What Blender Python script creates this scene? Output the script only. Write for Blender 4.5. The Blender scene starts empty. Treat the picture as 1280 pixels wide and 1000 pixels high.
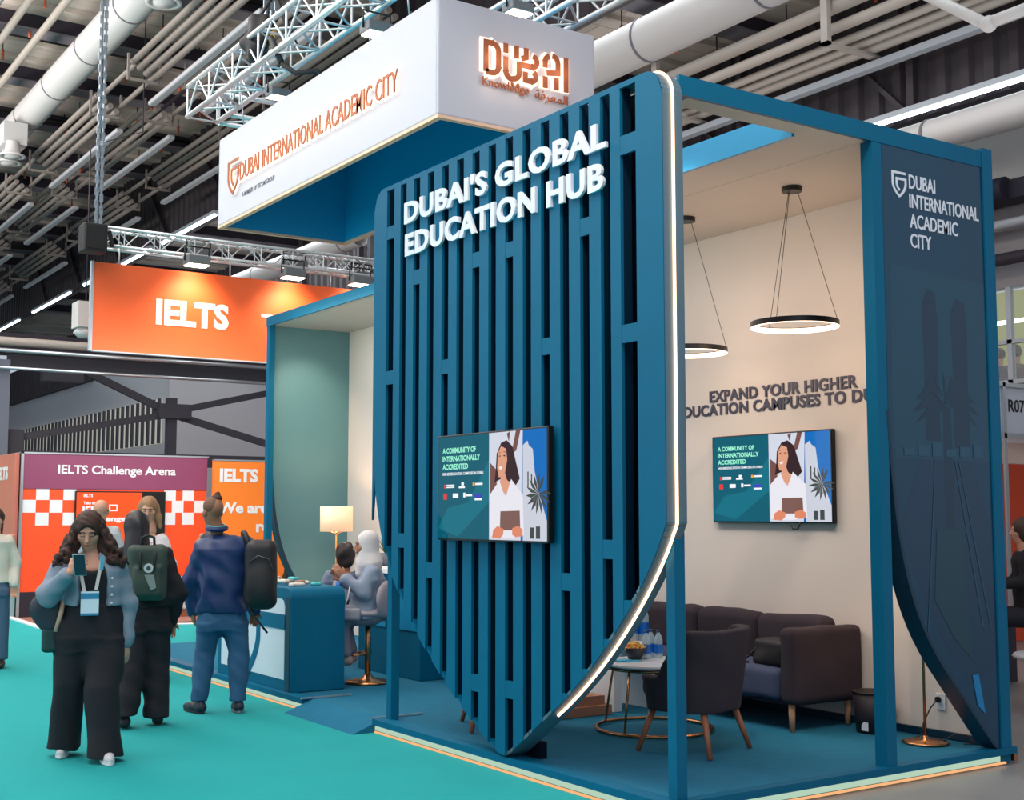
import bpy, bmesh, math, random
import numpy as np
from mathutils import Vector, Matrix
random.seed(7); np.random.seed(7)
SC = bpy.context.scene
COL = SC.collection
R = math.radians
# ------------------------------------------------------------------ camera
FPX = 1584.0; PITCH = math.atan(142/1584.0); TH = math.atan(1066/1588.0); CAMH = 1.65
_fw = np.array([math.sin(TH)*math.cos(PITCH), math.cos(TH)*math.cos(PITCH), math.sin(PITCH)])
_rt = np.array([math.cos(TH), -math.sin(TH), 0.0]); _up = np.cross(_rt, _fw)
cam = bpy.data.cameras.new('camera'); camo = bpy.data.objects.new('camera', cam); COL.objects.link(camo)
cam.sensor_width = 36; cam.lens = 36*FPX/1280; cam.clip_end = 300
camo.location = (0, 0, CAMH); camo.rotation_euler = (R(90)+PITCH, 0, -TH)
SC.camera = camo
def ray(px, py): return _fw*FPX + _rt*(px-640) + _up*(500-py)
def onX(px, py, X): d = ray(px, py); return Vector(np.array([0, 0, CAMH]) + d*(X/d[0]))
def onY(px, py, Y): d = ray(px, py); return Vector(np.array([0, 0, CAMH]) + d*(Y/d[1]))
def onZ(px, py, Z): d = ray(px, py); return Vector(np.array([0, 0, CAMH]) + d*((Z-CAMH)/d[2]))
# ------------------------------------------------------------------ world, lights, exposure
w = bpy.data.worlds.new('hall_air'); SC.world = w; w.use_nodes = True
bg = w.node_tree.nodes['Background']; bg.inputs[0].default_value = (0.80, 0.86, 1.0, 1); bg.inputs[1].default_value = 0.5
def area(name, loc, size, energy, color=(1, 1, 1), rot=(0, 0, 0), sy=None):
    l = bpy.data.lights.new(name, 'AREA'); l.energy = energy; l.color = color; l.size = size
    if sy: l.shape = 'RECTANGLE'; l.size_y = sy
    o = bpy.data.objects.new(name, l); o.location = loc; o.rotation_euler = rot; COL.objects.link(o); return o
def spot(name, loc, target, energy, color=(1, 1, 1), ang=60, blend=0.6, rad=0.08):
    l = bpy.data.lights.new(name, 'SPOT'); l.energy = energy; l.color = color; l.spot_size = R(ang); l.spot_blend = blend
    l.shadow_soft_size = rad
    o = bpy.data.objects.new(name, l); o.location = loc
    o.rotation_euler = (Vector(target)-Vector(loc)).to_track_quat('-Z', 'Y').to_euler(); COL.objects.link(o); return o
def pointl(name, loc, energy, color, rad=0.1):
    l = bpy.data.lights.new(name, 'POINT'); l.energy = energy; l.color = color; l.shadow_soft_size = rad
    o = bpy.data.objects.new(name, l); o.location = loc; COL.objects.link(o); return o
WARM = (1.0, 0.74, 0.54)
area('hall_light', (1.0, 6, 10.6), 5, 650, (1, 0.97, 0.93), sy=14)
area('hall_light', (2.0, 22, 10.6), 5, 900, (1, 0.97, 0.93), sy=16)
area('hall_light', (12.0, 12, 8.9), 1.6, 110, (0.92, 0.97, 1), sy=14)
area('hall_light', (12.4, 32, 8.9), 2.5, 500, (0.92, 0.97, 1), sy=20)
area('front_fill', (2, -5.6, 6), 14, 130, (0.96, 0.98, 1), (R(100), 0, 0), sy=7)  # unseen fill added behind the camera
area('aisle_fill', (-9, 11, 5.5), 22, 560, (0.94, 0.98, 1), (R(90), 0, R(-90)), sy=7)  # unseen fill added from the aisle side to light the slat faces
area('roof_fill', (-1.5, 20, 6.2), 3, 3300, (1, 0.92, 0.86), (R(180), 0, 0), sy=24)  # unseen upward fill, added to brighten the roof deck
area('roof_fill', (12.8, 14, 6.5), 1.5, 60, (1, 0.96, 0.92), (R(180), 0, 0), sy=18)  # smaller unseen upward fill, added on the right
spot('truss_spot', (3.2, 3.6, 6.6), (7.4, 8.2, 1.5), 260, (1.0, 0.80, 0.64), 50, 0.5, 0.05)
SC.view_settings.view_transform = 'Standard'; SC.view_settings.look = 'None'
SC.view_settings.exposure = 0.25; SC.view_settings.gamma = 1.0; SC.view_settings.use_curve_mapping = False
SC.cycles.max_bounces = 6; SC.cycles.diffuse_bounces = 3; SC.cycles.glossy_bounces = 3; SC.cycles.transparent_max_bounces = 8
SC.cycles.caustics_reflective = False; SC.cycles.caustics_refractive = False
SC.cycles.sample_clamp_indirect = 4.0
# ------------------------------------------------------------------ materials
MATS = {}
def s2l(c): return tuple(((v/255)/12.92 if v/255 <= 0.04045 else ((v/255+0.055)/1.055)**2.4) for v in c)
def mat(name, col, rough=0.6, metal=0.0, emit=0.0, noise=0.0, nscale=20.0, bump=0.0, bscale=120.0, alpha=1.0, trans=0.0, ecol=None, spec=0.5, stretch=None):
    if name in MATS: return MATS[name]
    m = bpy.data.materials.new(name); m.use_nodes = True; nt = m.node_tree; b = nt.nodes['Principled BSDF']
    c = s2l(col); b.inputs['Base Color'].default_value = (*c, 1); b.inputs['Roughness'].default_value = rough
    b.inputs['Metallic'].default_value = metal; b.inputs['Specular IOR Level'].default_value = spec
    if emit:
        e = s2l(ecol) if ecol else c
        b.inputs['Emission Color'].default_value = (*e, 1); b.inputs['Emission Strength'].default_value = emit
    if alpha < 1: b.inputs['Alpha'].default_value = alpha
    if trans: b.inputs['Transmission Weight'].default_value = trans
    tc = nt.nodes.new('ShaderNodeTexCoord')
    if noise or bump:
        vec = tc.outputs['Object']
        if stretch:
            mp = nt.nodes.new('ShaderNodeMapping'); mp.inputs['Scale'].default_value = stretch
            nt.links.new(vec, mp.inputs[0]); vec = mp.outputs[0]
    if noise:
        n = nt.nodes.new('ShaderNodeTexNoise'); n.inputs['Scale'].default_value = nscale; n.inputs['Detail'].default_value = 5
        nt.links.new(vec, n.inputs['Vector'])
        mx = nt.nodes.new('ShaderNodeMix'); mx.data_type = 'RGBA'
        mx.inputs[6].default_value = (*[v*(1-noise) for v in c], 1); mx.inputs[7].default_value = (*[min(1, v*(1+noise)) for v in c], 1)
        nt.links.new(n.outputs['Fac'], mx.inputs[0]); nt.links.new(mx.outputs[2], b.inputs['Base Color'])
    if bump:
        n2 = nt.nodes.new('ShaderNodeTexNoise'); n2.inputs['Scale'].default_value = bscale; n2.inputs['Detail'].default_value = 3
        nt.links.new(vec, n2.inputs['Vector'])
        bp = nt.nodes.new('ShaderNodeBump'); bp.inputs['Strength'].default_value = bump; bp.inputs['Distance'].default_value = 0.01
        nt.links.new(n2.outputs['Fac'], bp.inputs['Height']); nt.links.new(bp.outputs[0], b.inputs['Normal'])
    MATS[name] = m; return m
def emat(name, col, strength):
    if name in MATS: return MATS[name]
    m = bpy.data.materials.new(name); m.use_nodes = True; nt = m.node_tree; nt.nodes.clear()
    e = nt.nodes.new('ShaderNodeEmission'); e.inputs[0].default_value = (*s2l(col), 1); e.inputs[1].default_value = strength
    o = nt.nodes.new('ShaderNodeOutputMaterial'); nt.links.new(e.outputs[0], o.inputs[0]); MATS[name] = m; return m
BLUE = mat('booth_blue_paint', (0, 98, 132), 0.5, spec=0.18, noise=0.10, nscale=3, bump=0.05, bscale=60)
NAVY = mat('backing_navy', (6, 18, 34), 0.8, spec=0.1)
BLUEL = mat('booth_bright_blue', (0, 140, 190), 0.4)
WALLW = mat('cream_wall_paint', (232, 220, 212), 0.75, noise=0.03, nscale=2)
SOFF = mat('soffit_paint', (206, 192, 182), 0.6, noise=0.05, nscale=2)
CARPB = mat('booth_carpet_blue', (0, 108, 142), 0.95, noise=0.18, nscale=9, bump=0.5, bscale=260)
CARPT = mat('aisle_carpet_teal', (0, 158, 160), 0.95, noise=0.10, nscale=1.6, bump=0.4, bscale=240)
WHITE = mat('white_laminate', (236, 238, 242), 0.4)
ALU = mat('brushed_aluminium', (205, 210, 216), 0.32, 0.85)
ALUW = mat('truss_aluminium', (222, 226, 230), 0.35, 0.6)
BLACK = mat('black_plastic', (18, 18, 20), 0.4)
BRASS = mat('copper_metal', (196, 140, 98), 0.25, 0.95)
WOOD = mat('oak_leg_wood', (178, 132, 100), 0.5, noise=0.15, nscale=12, stretch=(8, 8, 1))
WALNUT = mat('warm_leg_wood', (150, 92, 66), 0.45, noise=0.15, nscale=12, stretch=(8, 8, 1))
ORANGE = mat('orange_board', (255, 98, 42), 0.55)
# ------------------------------------------------------------------ mesh builder
class B:
    def __init__(s): s.v = []; s.f = []; s.m = []; s.cur = 0; s.sm = []; s.smooth = False
    def mat(s, i): s.cur = i; return s
    def add(s, vs, fs, sm=None):
        n = len(s.v); s.v += [tuple(v) for v in vs]
        for f in fs: s.f.append([n+i for i in f]); s.m.append(s.cur); s.sm.append(s.smooth if sm is None else sm)
        return s
    def box(s, x0, x1, y0, y1, z0, z1):
        vs = [(x, y, z) for z in (z0, z1) for (x, y) in ((x0, y0), (x1, y0), (x1, y1), (x0, y1))]
        return s.add(vs, [(3, 2, 1, 0), (4, 5, 6, 7), (0, 1, 5, 4), (1, 2, 6, 5), (2, 3, 7, 6), (3, 0, 4, 7)], False)
    def prism(s, pts, n):           # planar loop of 3D points extruded by vector n
        k = len(pts); n = Vector(n); vs = [Vector(p) for p in pts]; vs += [v+n for v in vs]
        fs = [tuple(range(k-1, -1, -1)), tuple(range(k, 2*k))] + [(i, (i+1) % k, k+(i+1) % k, k+i) for i in range(k)]
        return s.add(vs, fs, False)
    def poly(s, pts): return s.add(pts, [tuple(range(len(pts)))], False)
    def tube(s, pts, r, seg=8, closed=False, cap=True):
        pts = [Vector(p) for p in pts]; n = len(pts); rs = r if isinstance(r, (list, tuple)) else [r]*n
        vs = []; prev = None
        for i, p in enumerate(pts):
            if closed: t = pts[(i+1) % n]-pts[i-1]
            else: t = pts[min(i+1, n-1)]-pts[max(i-1, 0)]
            t.normalize()
            if prev is None:
                a = Vector((0, 0, 1)) if abs(t.z) < 0.9 else Vector((1, 0, 0)); u = t.cross(a).normalized()
            else: u = (prev-t*prev.dot(t)).normalized()
            prev = u; q = t.cross(u)
            for k in range(seg):
                a = 2*math.pi*k/seg; vs.append(p+(u*math.cos(a)+q*math.sin(a))*rs[i])
        fs = []
        m = n if closed else n-1
        for i in range(m):
            for k in range(seg):
                a = i*seg+k; b_ = i*seg+(k+1) % seg; c = ((i+1) % n)*seg+(k+1) % seg; d = ((i+1) % n)*seg+k
                fs.append((a, b_, c, d))
        s.add(vs, fs, True)
        if cap and not closed:
            k0 = len(s.v)-len(vs)
            for base, rev in ((k0, True), (k0+(n-1)*seg, False)):
                idx = [base+k for k in range(seg)]
                if rev: idx.reverse()
                s.f.append(idx); s.m.append(s.cur); s.sm.append(False)
        return s
    def bar(s, p0, p1, wd, ht=None):   # rectangular bar between two points
        ht = ht or wd; p0 = Vector(p0); p1 = Vector(p1); t = (p1-p0).normalized()
        a = Vector((0, 0, 1)) if abs(t.z) < 0.9 else Vector((1, 0, 0)); u = t.cross(a).normalized()*wd/2; q = t.cross(u).normalized()*ht/2
        return s.prism([p0+u+q, p0-u+q, p0-u-q, p0+u-q], p1-p0)
    def lathe(s, prof, c=(0, 0, 0), seg=24, sm=True):
        c = Vector(c); vs = []; k = len(prof)
        for i in range(seg):
            a = 2*math.pi*i/seg
            for r, z in prof: vs.append(c+Vector((r*math.cos(a), r*math.sin(a), z)))
        fs = [(i*k+j, ((i+1) % seg)*k+j, ((i+1) % seg)*k+j+1, i*k+j+1) for i in range(seg) for j in range(k-1)]
        return s.add(vs, fs, sm)
    def ball(s, c, r, seg=12, rings=8):
        c = Vector(c); r = r if isinstance(r, (list, tuple)) else (r, r, r)
        vs = [c+Vector((0, 0, r[2]))]
        for i in range(1, rings):
            t = math.pi*i/rings
            for k in range(seg):
                a = 2*math.pi*k/seg; vs.append(c+Vector((r[0]*math.sin(t)*math.cos(a), r[1]*math.sin(t)*math.sin(a), r[2]*math.cos(t))))
        vs.append(c-Vector((0, 0, r[2]))); L = len(vs)-1; fs = [(0, 1+k, 1+(k+1) % seg) for k in range(seg)]
        for i in range(rings-2):
            for k in range(seg): a = 1+i*seg+k; b_ = 1+i*seg+(k+1) % seg; fs.append((a, a+seg, b_+seg, b_))
        o = 1+(rings-2)*seg; fs += [(o+(k+1) % seg, o+k, L) for k in range(seg)]
        return s.add(vs, fs, True)
def rootof(o):
    while o.parent: o = o.parent
    return o
def obj(name, b, mats, parent=None, label=None, bevel=0.0):
    off = Vector(rootof(parent).location) if parent else None
    if off is None:
        vs = np.array([tuple(v) for v in b.v]); lo = vs.min(0); hi = vs.max(0); off = Vector(((lo[0]+hi[0])/2, (lo[1]+hi[1])/2, lo[2]))
    me = bpy.data.meshes.new(name); me.from_pydata([tuple(Vector(v)-off) for v in b.v], [], b.f)
    for m in (mats if isinstance(mats, (list, tuple)) else [mats]): me.materials.append(m)
    me.polygons.foreach_set('material_index', b.m); me.polygons.foreach_set('use_smooth', b.sm); me.update()
    o = bpy.data.objects.new(name, me); COL.objects.link(o)
    if parent: o.parent = parent
    else: o.location = off
    if label: o['label'] = label
    if bevel:
        md = o.modifiers.new('bevel', 'BEVEL'); md.width = bevel; md.segments = 2; md.limit_method = 'ANGLE'
    return o
def tag(o, label, cat, group=None, kind=None):
    if label: o['label'] = label
    if cat: o['category'] = cat
    if group: o['group'] = group
    if kind: o['kind'] = kind
    return o
def struct(name, b, m, **k): o = obj(name, b, m, **k); o['kind'] = 'structure'; return o
def thing(name, label, cat, loc=(0, 0, 0), group=None):
    o = bpy.data.objects.new(name, None); o.empty_display_size = 0.1; COL.objects.link(o); o.location = loc
    return tag(o, label, cat, group)
def dup(root, loc, rotz=0.0, label=None, group=None):
    r = root.copy(); COL.objects.link(r); r.location = loc; r.rotation_euler = (0, 0, rotz)
    if label: r['label'] = label
    if group: r['group'] = group
    for ch in list(root.children):
        c = ch.copy(); COL.objects.link(c); c.parent = r
        for g in list(ch.children):
            d = g.copy(); COL.objects.link(d); d.parent = c
    return r
UX = (Vector((0, -1, 0)), Vector((0, 0, 1)), Vector((-1, 0, 0)))   # faces -X
UY = (Vector((1, 0, 0)), Vector((0, 0, 1)), Vector((0, -1, 0)))    # faces -Y
def text_b(s, P, fr, W, H, depth=0.01, bold=0.0, b=None, sp=1.0):
    """lettering fitted into a W x H box whose lower left corner is P"""
    u, v, n = fr
    cu = bpy.data.curves.new('t', 'FONT'); cu.body = s; cu.size = 1; cu.offset = bold; cu.extrude = 0.05; cu.resolution_u = 3; cu.space_character = sp
    o = bpy.data.objects.new('t', cu); COL.objects.link(o)
    dg = bpy.context.evaluated_depsgraph_get(); me = bpy.data.meshes.new_from_object(o.evaluated_get(dg))
    vs = np.array([tuple(q.co) for q in me.vertices]); fs = [tuple(p.vertices) for p in me.polygons]
    bpy.data.objects.remove(o); bpy.data.curves.remove(cu); bpy.data.meshes.remove(me)
    lo = vs.min(0); hi = vs.max(0); b = b or B()
    if H is None: H = W*(hi[1]-lo[1])/(hi[0]-lo[0])
    if W is None: W = H*(hi[0]-lo[0])/(hi[1]-lo[1])
    P = Vector(P); out = []
    for q in vs:
        out.append(P+u*((q[0]-lo[0])/(hi[0]-lo[0])*W)+v*((q[1]-lo[1])/(hi[1]-lo[1])*H)+n*((q[2]+0.05)/0.1*depth))
    b.add(out, fs, False); return b
def flat(b, P, fr, pts, d, thick=0.0):
    u, v, n = fr; P = Vector(P); q = [P+u*x+v*y+n*d for x, y in pts]
    if thick: b.prism(q, n*thick)
    else: b.poly(q)
    return b
def stroke(b, P, fr, pts, wd, d, thick):
    """ribbon of constant width along a 2D path, extruded"""
    u, v, n = fr; P = Vector(P); L = []; Rr = []
    for i, p in enumerate(pts):
        a = Vector(pts[max(i-1, 0)]); c = Vector(pts[min(i+1, len(pts)-1)]); p = Vector(p)
        d1 = (p-a).normalized() if i > 0 else (c-p).normalized(); d2 = (c-p).normalized() if i < len(pts)-1 else d1
        nn = Vector((-(d1+d2).y, (d1+d2).x)).normalized(); k = min(1.35, 1/max(0.35, nn.dot(Vector((-d1.y, d1.x)))))
        L.append(p+nn*wd/2*k); Rr.append(p-nn*wd/2*k)
    for i in range(len(pts)-1):
        q = [L[i], Rr[i], Rr[i+1], L[i+1]]
        b.prism([P+u*x.x+v*x.y+n*d for x in q], n*thick)
    return b
def logo(b, P, fr, s, wd, d=0.0, thick=0.006):
    """shield emblem: open outer shield with an inner hooked shield"""
    def cv(x0, x1, z0, z1, n=7): return [(x0+(x1-x0)*math.sin(t*math.pi/2)**1.0*1.0 if False else x0+(x1-x0)*(1-math.cos(t*math.pi/2)), z0+(z1-z0)*math.sin(t*math.pi/2)) for t in [i/n for i in range(n+1)]]
    A = [(0.98, 1.15), (0.03, 1.15)] + [(0.03+0.45*(i/8)**1.7, 0.62-0.62*(i/8)**0.9) for i in range(9)]
    A += [(0.48+0.49*(1-(1-i/8)**1.7), 0.62*(i/8)**1.1) for i in range(1, 9)] + [(0.97, 0.86), (0.32, 0.86)]
    A += [(0.32, 0.62), (0.34, 0.5), (0.40, 0.40), (0.52, 0.30)]
    stroke(b, P, fr, [(x*s, z*s) for x, z in A], wd, d, thick); return b
# ------------------------------------------------------------------ signed distance modelling (organic shapes)
class SDF:
    def __init__(s, lo, hi, h):
        s.lo = np.array(lo, float); s.h = h; n = np.ceil((np.array(hi)-s.lo)/h).astype(int)+1
        s.ax = [s.lo[i]+np.arange(n[i])*h for i in range(3)]; s.F = np.full(n, 0.5, np.float32)
    def sub(s, lo, hi):
        sl = []
        for i in range(3):
            a = max(0, int((lo[i]-s.lo[i])/s.h)); b = min(len(s.ax[i]), int((hi[i]-s.lo[i])/s.h)+2); sl.append(slice(a, max(a, b)))
        X, Y, Z = np.meshgrid(*[s.ax[i][sl[i]] for i in range(3)], indexing='ij', sparse=True)
        return tuple(sl), X, Y, Z
    def put(s, fn, lo, hi, k, mode='add'):
        m = 0.05+k; lo = np.array(lo)-m; hi = np.array(hi)+m
        sl, X, Y, Z = s.sub(lo, hi); A = s.F[sl]
        if A.size == 0: return s
        D = fn(X, Y, Z).astype(np.float32)
        if mode == 'cut': D = -D
        if k <= 0: s.F[sl] = np.minimum(A, D) if mode == 'add' else np.maximum(A, D); return s
        if mode == 'add': h = np.clip(0.5+0.5*(D-A)/k, 0, 1); s.F[sl] = D+(A-D)*h-k*h*(1-h)
        else: h = np.clip(0.5-0.5*(D-A)/k, 0, 1); s.F[sl] = D+(A-D)*h+k*h*(1-h)
        return s
    def cap(s, a, b, ra, rb=None, k=0.02, mode='add'):
        rb = ra if rb is None else rb; a = np.array(a, float); b = np.array(b, float); d = b-a; L = max(float(d@d), 1e-9)
        def fn(X, Y, Z):
            t = np.clip(((X-a[0])*d[0]+(Y-a[1])*d[1]+(Z-a[2])*d[2])/L, 0, 1)
            return np.sqrt((X-a[0]-d[0]*t)**2+(Y-a[1]-d[1]*t)**2+(Z-a[2]-d[2]*t)**2)-(ra+(rb-ra)*t)
        r = max(ra, rb); return s.put(fn, np.minimum(a, b)-r, np.maximum(a, b)+r, k, mode)
    def path(s, pts, rs, k=0.02):
        for i in range(len(pts)-1): s.cap(pts[i], pts[i+1], rs[i], rs[i+1], k)
        return s
    def ell(s, c, r, M=None, k=0.02, mode='add'):
        c = np.array(c, float); r = np.array(r, float); M = np.eye(3) if M is None else np.array(M)   # rows = local axes
        def fn(X, Y, Z):
            x, y, z = X-c[0], Y-c[1], Z-c[2]
            q = [(M[i][0]*x+M[i][1]*y+M[i][2]*z)/r[i] for i in range(3)]
            k0 = np.sqrt(q[0]**2+q[1]**2+q[2]**2); k1 = np.sqrt((q[0]/r[0])**2+(q[1]/r[1])**2+(q[2]/r[2])**2)+1e-6
            return k0*(k0-1)/k1
        R_ = max(r); return s.put(fn, c-R_, c+R_, k, mode)
    def rbox(s, c, hs, r, M=None, k=0.0, mode='add'):
        c = np.array(c, float); hs = np.array(hs, float)-r; M = np.eye(3) if M is None else np.array(M)
        def fn(X, Y, Z):
            x, y, z = X-c[0], Y-c[1], Z-c[2]
            q = [np.abs(M[i][0]*x+M[i][1]*y+M[i][2]*z)-hs[i] for i in range(3)]
            return np.sqrt(sum(np.maximum(t, 0)**2 for t in q))+np.minimum(np.maximum(np.maximum(q[0], q[1]), q[2]), 0)-r
        R_ = float(np.linalg.norm(hs+r)); return s.put(fn, c-R_, c+R_, k, mode)
    def loft(s, sec, yaw=0.0, k=0.02, p=2.15):
        """vertical loft: rows of (z, cx, cy, half width, half depth)"""
        sec = sorted(sec); z = np.array([q[0] for q in sec]); c, sn = math.cos(yaw), math.sin(yaw)
        def fn(X, Y, Z):
            g = lambda i: np.interp(Z, z, [q[i] for q in sec])
            cx, cy, a, d = g(1), g(2), g(3), g(4); dx = X-cx; dy = Y-cy
            u = np.abs(dx*c+dy*sn)/a; v = np.abs(-dx*sn+dy*c)/d
            e = ((u**p+v**p)**(1/p)-1)*np.minimum(a, d)
            return np.maximum(e, np.maximum(z[0]-Z, Z-z[-1]))
        m = max(max(q[3], q[4]) for q in sec)
        return s.put(fn, (min(q[1] for q in sec)-m, min(q[2] for q in sec)-m, z[0]), (max(q[1] for q in sec)+m, max(q[2] for q in sec)+m, z[-1]), k)
    def plane(s, p, n):      # keep the side n points away from
        X, Y, Z = np.meshgrid(*s.ax, indexing='ij', sparse=True); n = np.array(n, float); n /= np.linalg.norm(n)
        s.F = np.maximum(s.F, ((X-p[0])*n[0]+(Y-p[1])*n[1]+(Z-p[2])*n[2]).astype(np.float32)); return s
    def wave(s, amp, fq, seed=0, dirs=None):
        X, Y, Z = np.meshgrid(*s.ax, indexing='ij', sparse=True); rs = np.random.RandomState(seed); D = 0
        for i in range(5):
            d = rs.normal(size=3) if dirs is None else np.array(dirs)*1.0+rs.normal(size=3)*0.35
            d = d/np.linalg.norm(d)*fq*(0.6+0.8*rs.rand()); ph = rs.rand()*6
            D = D+np.sin(d[0]*X+d[1]*Y+d[2]*Z+ph+1.3*np.sin(fq*0.35*(X*rs.rand()+Z*rs.rand()+Y)))
        s.F = s.F+(amp/2.2*D).astype(np.float32); return s
    def mesh(s):
        F = s.F.copy(); F[0] = F[-1] = 0.5; F[:, 0] = F[:, -1] = 0.5; F[:, :, 0] = F[:, :, -1] = 0.5
        neg = F < 0; n = F.shape
        cnt = sum(neg[i:n[0]-1+i, j:n[1]-1+j, l:n[2]-1+l].astype(np.uint8) for i in (0, 1) for j in (0, 1) for l in (0, 1))
        act = (cnt > 0) & (cnt < 8); idx = np.argwhere(act); ids = np.full(act.shape, -1, np.int64); ids[act] = np.arange(len(idx))
        acc = np.zeros((len(idx), 3)); num = np.zeros(len(idx))
        C8 = [(i, j, l) for i in (0, 1) for j in (0, 1) for l in (0, 1)]
        val = {c: F[idx[:, 0]+c[0], idx[:, 1]+c[1], idx[:, 2]+c[2]] for c in C8}
        for a in C8:
            for ax in range(3):
                if a[ax]: continue
                b = list(a); b[ax] = 1; b = tuple(b); va, vb = val[a], val[b]; cr = (va < 0) != (vb < 0)
                t = np.where(cr, va/(va-vb+1e-12), 0); p = np.array(a, float)[None, :]+np.zeros((len(idx), 3)); p[:, ax] = t
                acc += np.where(cr[:, None], p, 0); num += cr
        V = s.lo+(idx+acc/np.maximum(num, 1)[:, None])*s.h
        quads = []
        for ax in range(3):
            A = neg; sl0 = [slice(None)]*3; sl1 = [slice(None)]*3; sl0[ax] = slice(0, -1); sl1[ax] = slice(1, None)
            a0 = A[tuple(sl0)]; a1 = A[tuple(sl1)]; E = np.argwhere(a0 != a1); u, v = (ax+1) % 3, (ax+2) % 3
            E = E[(E[:, u] > 0) & (E[:, v] > 0)]; E = E[(E[:, u] < act.shape[u]) & (E[:, v] < act.shape[v])]
            def g(du, dv): q = E.copy(); q[:, u] -= du; q[:, v] -= dv; return ids[q[:, 0], q[:, 1], q[:, 2]]
            Q = np.stack([g(0, 0), g(1, 0), g(1, 1), g(0, 1)], 1); fl = a0[E[:, 0], E[:, 1], E[:, 2]]
            Q[~fl] = Q[~fl][:, ::-1]; quads.append(Q[(Q >= 0).all(1)])
        return V, np.concatenate(quads)
def sobj(name, sd, m, parent=None, xf=None, label=None):
    """object from a distance field; xf = function mapping local vertices to world"""
    V, Q = sd.mesh(); V = xf(V) if xf else V
    off = np.array(rootof(parent).location) if parent else np.array([(V[:, 0].min()+V[:, 0].max())/2, (V[:, 1].min()+V[:, 1].max())/2, V[:, 2].min()])
    me = bpy.data.meshes.new(name); V = V-off
    me.vertices.add(len(V)); me.vertices.foreach_set('co', V.astype(np.float32).ravel())
    me.loops.add(len(Q)*4); me.loops.foreach_set('vertex_index', Q.astype(np.int32).ravel())
    me.polygons.add(len(Q)); me.polygons.foreach_set('loop_start', np.arange(0, len(Q)*4, 4, dtype=np.int32))
    me.polygons.foreach_set('loop_total', np.full(len(Q), 4, np.int32))
    me.polygons.foreach_set('use_smooth', np.ones(len(Q), bool)); me.update(calc_edges=True); me.validate()
    me.materials.append(m); o = bpy.data.objects.new(name, me); COL.objects.link(o)
    if parent: o.parent = parent
    else: o.location = off
    if label: o['label'] = label
    return o
# ================================================================== hall shell
b = B(); b.box(-14, 40, -6, 70, -0.3, -0.012)
CONC = mat('polished_concrete', (150, 148, 146), 0.38, noise=0.22, nscale=1.3, bump=0.1, bscale=30)
struct('floor', b, CONC)
b = B(); b.prism([(-9, -5, -0.012), (4.66, -5, -0.012), (4.66, 19.15, -0.012), (4.66, 60, -0.012), (-9, 60, -0.012)], (0, 0, 0.012))
b.box(4.66, 12, 15.1, 18.75, -0.012, 0.0)
tag(obj('aisle_carpet', b, CARPT), 'teal green carpet covering the aisle floor in front of the stand', 'carpet')
DECK = mat('ceiling_deck_grey', (206, 194, 184), 0.8, noise=0.10, nscale=0.7)
m = DECK; nt = m.node_tree; bs = nt.nodes['Principled BSDF']
br = nt.nodes.new('ShaderNodeTexBrick'); br.inputs['Scale'].default_value = 1.0; br.inputs['Mortar Size'].default_value = 0.012
br.inputs['Brick Width'].default_value = 1.5; br.inputs['Row Height'].default_value = 0.52; br.inputs['Mortar Smooth'].default_value = 0.6
bp = nt.nodes.new('ShaderNodeBump'); bp.inputs['Strength'].default_value = 0.9; bp.inputs['Distance'].default_value = 0.06; bp.invert = True
tc = [n for n in nt.nodes if n.type == 'TEX_COORD'][0]
nt.links.new(tc.outputs['Object'], br.inputs['Vector']); nt.links.new(br.outputs['Fac'], bp.inputs['Height']); nt.links.new(bp.outputs[0], bs.inputs['Normal'])
Z1, Z2, Z3 = 11.3, 9.35, 7.75; XA, XB = 10.95, 14.5
b = B(); b.box(-6, XA, 4, 60, Z1, Z1+0.3); b.box(XA+0.2, XB+0.2, 3, 60, Z2, Z2+0.3); b.box(XB+0.2, 30, 3, 60, Z3, Z3+0.3)
for Y in np.arange(13.0, 58, 3.1):       # upstands of the deck planks
    for d in (0.95, 1.95): b.box(-6, XA, Y+d, Y+d+0.10, Z1-0.09, Z1)
for Y in np.arange(7.7, 58, 3.1):
    for d in (1.0, 2.0): b.box(XA+0.2, XB-0.1, Y+d, Y+d+0.08, Z2-0.08, Z2)
struct('ceiling', b, DECK)
NAVYB = mat('dark_painted_beam', (46, 40, 54), 0.6); FLG = mat('beam_flange_grey', (120, 116, 124), 0.6)
bid = []
for i, Y in enumerate(np.arange(12.7, 50, 3.1)):
    t = thing('ceiling_beam', '', 'beam', (0, Y, Z1-0.35), 'dark ceiling beams under the upper roof deck')
    t['label'] = 'dark roof beam with a grey lower flange crossing the upper roof deck'
    b = B(); b.box(-6, XA-0.05, Y-0.14, Y+0.14, Z1-0.30, Z1-0.001); obj('web', b, NAVYB, t)
    b = B(); b.box(-6, XA-0.05, Y-0.22, Y+0.22, Z1-0.34, Z1-0.30); obj('flange', b, FLG, t)
for i, Y in enumerate(np.arange(7.7, 50, 3.1)):
    t = thing('ceiling_beam', 'dark roof beam with a grey flange crossing the lower roof deck on the right', 'beam', (XA, Y, Z2-0.3), 'dark ceiling beams under the lower roof deck')
    b = B(); b.box(XA+0.05, XB, Y-0.14, Y+0.14, Z2-0.26, Z2-0.001); obj('web', b, NAVYB, t)
    b = B(); b.box(XA+0.05, XB, Y-0.22, Y+0.22, Z2-0.30, Z2-0.26); obj('flange', b, FLG, t)
# black conduits across the deck between the beams
for k, Y in enumerate((24.6+1.1, 30.9, 21.6)):
    b = B(); b.tube([(-6, Y, Z1-0.2), (XA-0.1, Y, Z1-0.2)], 0.045); tag(obj('conduit', b, BLACK), 'thin black conduit running across under the upper roof deck', 'pipe', 'black conduits under the roof deck')
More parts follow.
